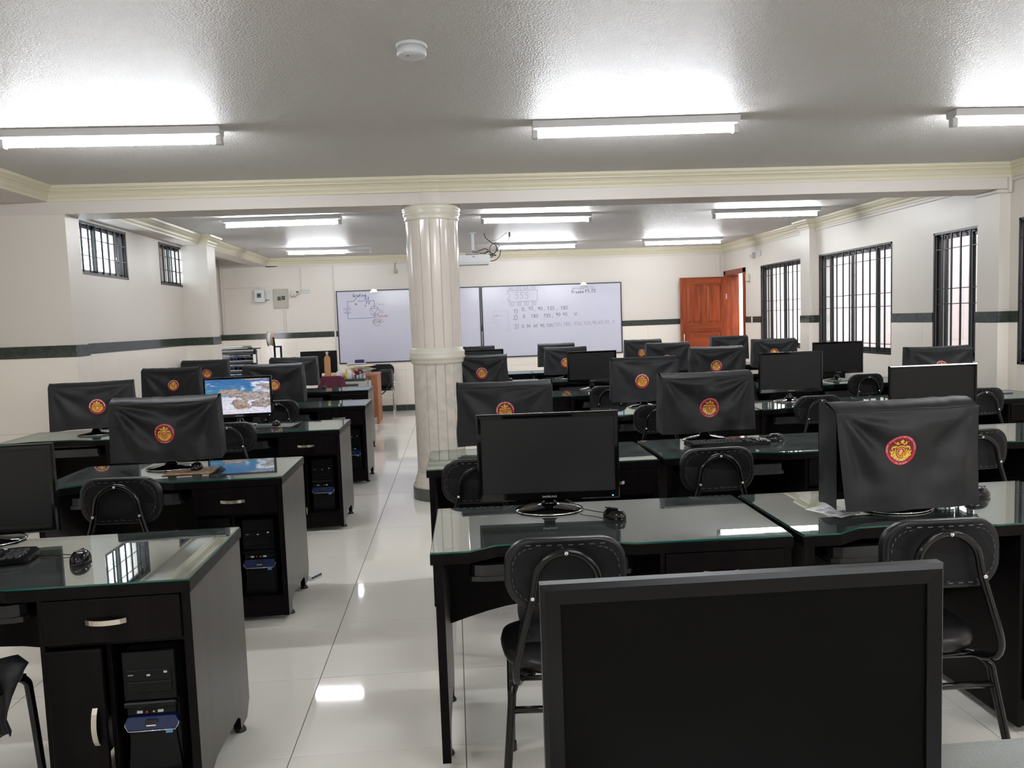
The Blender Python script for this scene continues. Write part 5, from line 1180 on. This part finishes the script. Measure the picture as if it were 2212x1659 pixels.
# filament spool on its frame
t = thing('spool_stand', 'black upright frame holding a white filament spool', 'stand', (-2.535, 11.50, TT))
for x in (-.045, .045): b = B(); b.box(x - .012, x + .012, -.015, .015, 0, .49, 'black_satin', .002); part('upright', b, t)
b = B(); b.box(-.057, .057, -.015, .015, .475, .495, 'black_satin', .002); part('crossbar', b, t); b = B(); b.box(-.14, .14, -.12, .12, 0, .03, 'black_satin', .004); part('base', b, t)
b = B(); b.tube([(-.04, 0, .48), (-.05, 0, .60), (-.055, 0, .615), (-.11, 0, .615)], .011, 8, 'black_satin'); part('arm', b, t)
t = thing('filament_spool', 'white filament spool with brown cardboard flanges', 'spool', (-2.632, 11.50, TT + .60))
def xl(b, x): 
    for v in b.bm.verts: v.co = Vector((x + v.co.z, v.co.x, v.co.y))
b = B(); b.lathe([(.012, -.03), (.092, -.03), (.094, 0), (.092, .03), (.012, .03)], 32, 'white_plastic', cap=False); xl(b, 0); part('filament', b, t)
for x in (-.034, .030): b = B(); b.lathe([(.012, 0), (.105, 0), (.105, .004), (.012, .004)], 32, 'cardboard', cap=False); xl(b, x); part('flange', b, t)
b = B(); b.tube([(-.02, -.09, .0), (.02, -.08, -.2), (.06, -.06, -.40)], .002, 5, 'white_plastic'); part('loose_filament', b, t)
# maroon-draped chair
t = thing('draped_chair', 'chair back draped with a maroon cloth behind the left desks', 'chair', (-1.645, 10.55, 0), R(2))
b = B(); rows = []; k = b.mi('maroon_cloth'); NXc = 30
for j in range(13):
    v = j / 12; rows.append([])
    for i in range(NXc + 1):
        u = i / NXc; x = (u - .5) * (.34 + .13 * v); edge = max(0, abs(u - .5) * 2 - .62) / .38
        z = .815 - .07 * edge ** 2 - .26 * v; y = -.02 - .018 * v - .010 * math.sin(u * 26) * v + .02 * edge ** 2
        rows[-1].append(b.bm.verts.new((x, y, z)))
rows.insert(0, [b.bm.verts.new((w_.co.x, .03, w_.co.z - .004)) for w_ in rows[0]]); rows.insert(0, [b.bm.verts.new((w_.co.x, .05, w_.co.z - .10)) for w_ in rows[0]])
for a, c in zip(rows, rows[1:]):
    for i in range(NXc): f = b.bm.faces.new((a[i], a[i + 1], c[i + 1], c[i])); f.material_index = k; f.smooth = True
part('drape', b, t, label='maroon cloth drape')
b = B(); b.box(-.16, .16, -.0, .03, .60, .79, 'vinyl', .01); part('backrest', b, t); b = B(); b.box(-.20, .20, .02, .42, .42, .47, 'vinyl', .015); part('seat', b, t)
for x in (-.17, .17):
    for y in (.03, .40): b = B(); b.tube([(x, y, .43), (x, y, 0)], .011, 8, 'tube_black'); part('leg', b, t)
b = B(); b.tube([(-.15, .015, .45), (-.15, .01, .62)], .011, 8, 'tube_black'); part('back_post', b, t); b = B(); b.tube([(.15, .015, .45), (.15, .01, .62)], .011, 8, 'tube_black'); part('back_post', b, t)
# chrome-legged chair by the wall with a bag on it
t = thing('visitor_chair', 'black chair with thin chrome legs against the whiteboard wall', 'chair', (-1.26, 13.0, 0), R(-4))
P0 = rrect(-.225, .225, .60, .815, .09, 6); b = B(); b.prism(P0, .205, .235, 'y', 'vinyl'); part('backrest', b, t)
b = B(); b.prism(rrect(-.22, .22, -.22, .22, .05, 5), .405, .445, 'z', 'vinyl'); part('seat', b, t)
for sx in (-1, 1):
    b = B(); b.tube(catmull([(sx * .20, .20, .40), (sx * .225, .0, .40), (sx * .245, -.18, .395), (sx * .255, -.215, .36), (sx * .262, -.225, .0)], 4), .011, 8, 'chrome'); part('leg', b, t)
    b = B(); b.tube([(sx * .215, .21, .62), (sx * .215, .19, .40), (sx * .225, .20, .0)], .011, 8, 'chrome'); part('leg', b, t)
t = thing('black_bag', 'limp black bag hanging on the chair against the whiteboard wall', 'bag', (-1.15, 13.0, 0), R(-4))
b = B(); b.box(-.10, .12, -.14, .10, .447, .74, 'cloth', .04, 3)
for v in b.bm.verts: v.co += Vector((noise.noise(v.co * 6), noise.noise(v.co * 6 + Vector((3, 0, 0))), 0)) * .02
part('body', b, t); b = B(); b.tube(catmull([(.08, -.16, .70), (.10, -.19, .55), (.04, -.245, .42), (-.02, -.25, .36), (-.14, -.25, .28)], 4), .009, 6, 'cloth'); part('strap', b, t)
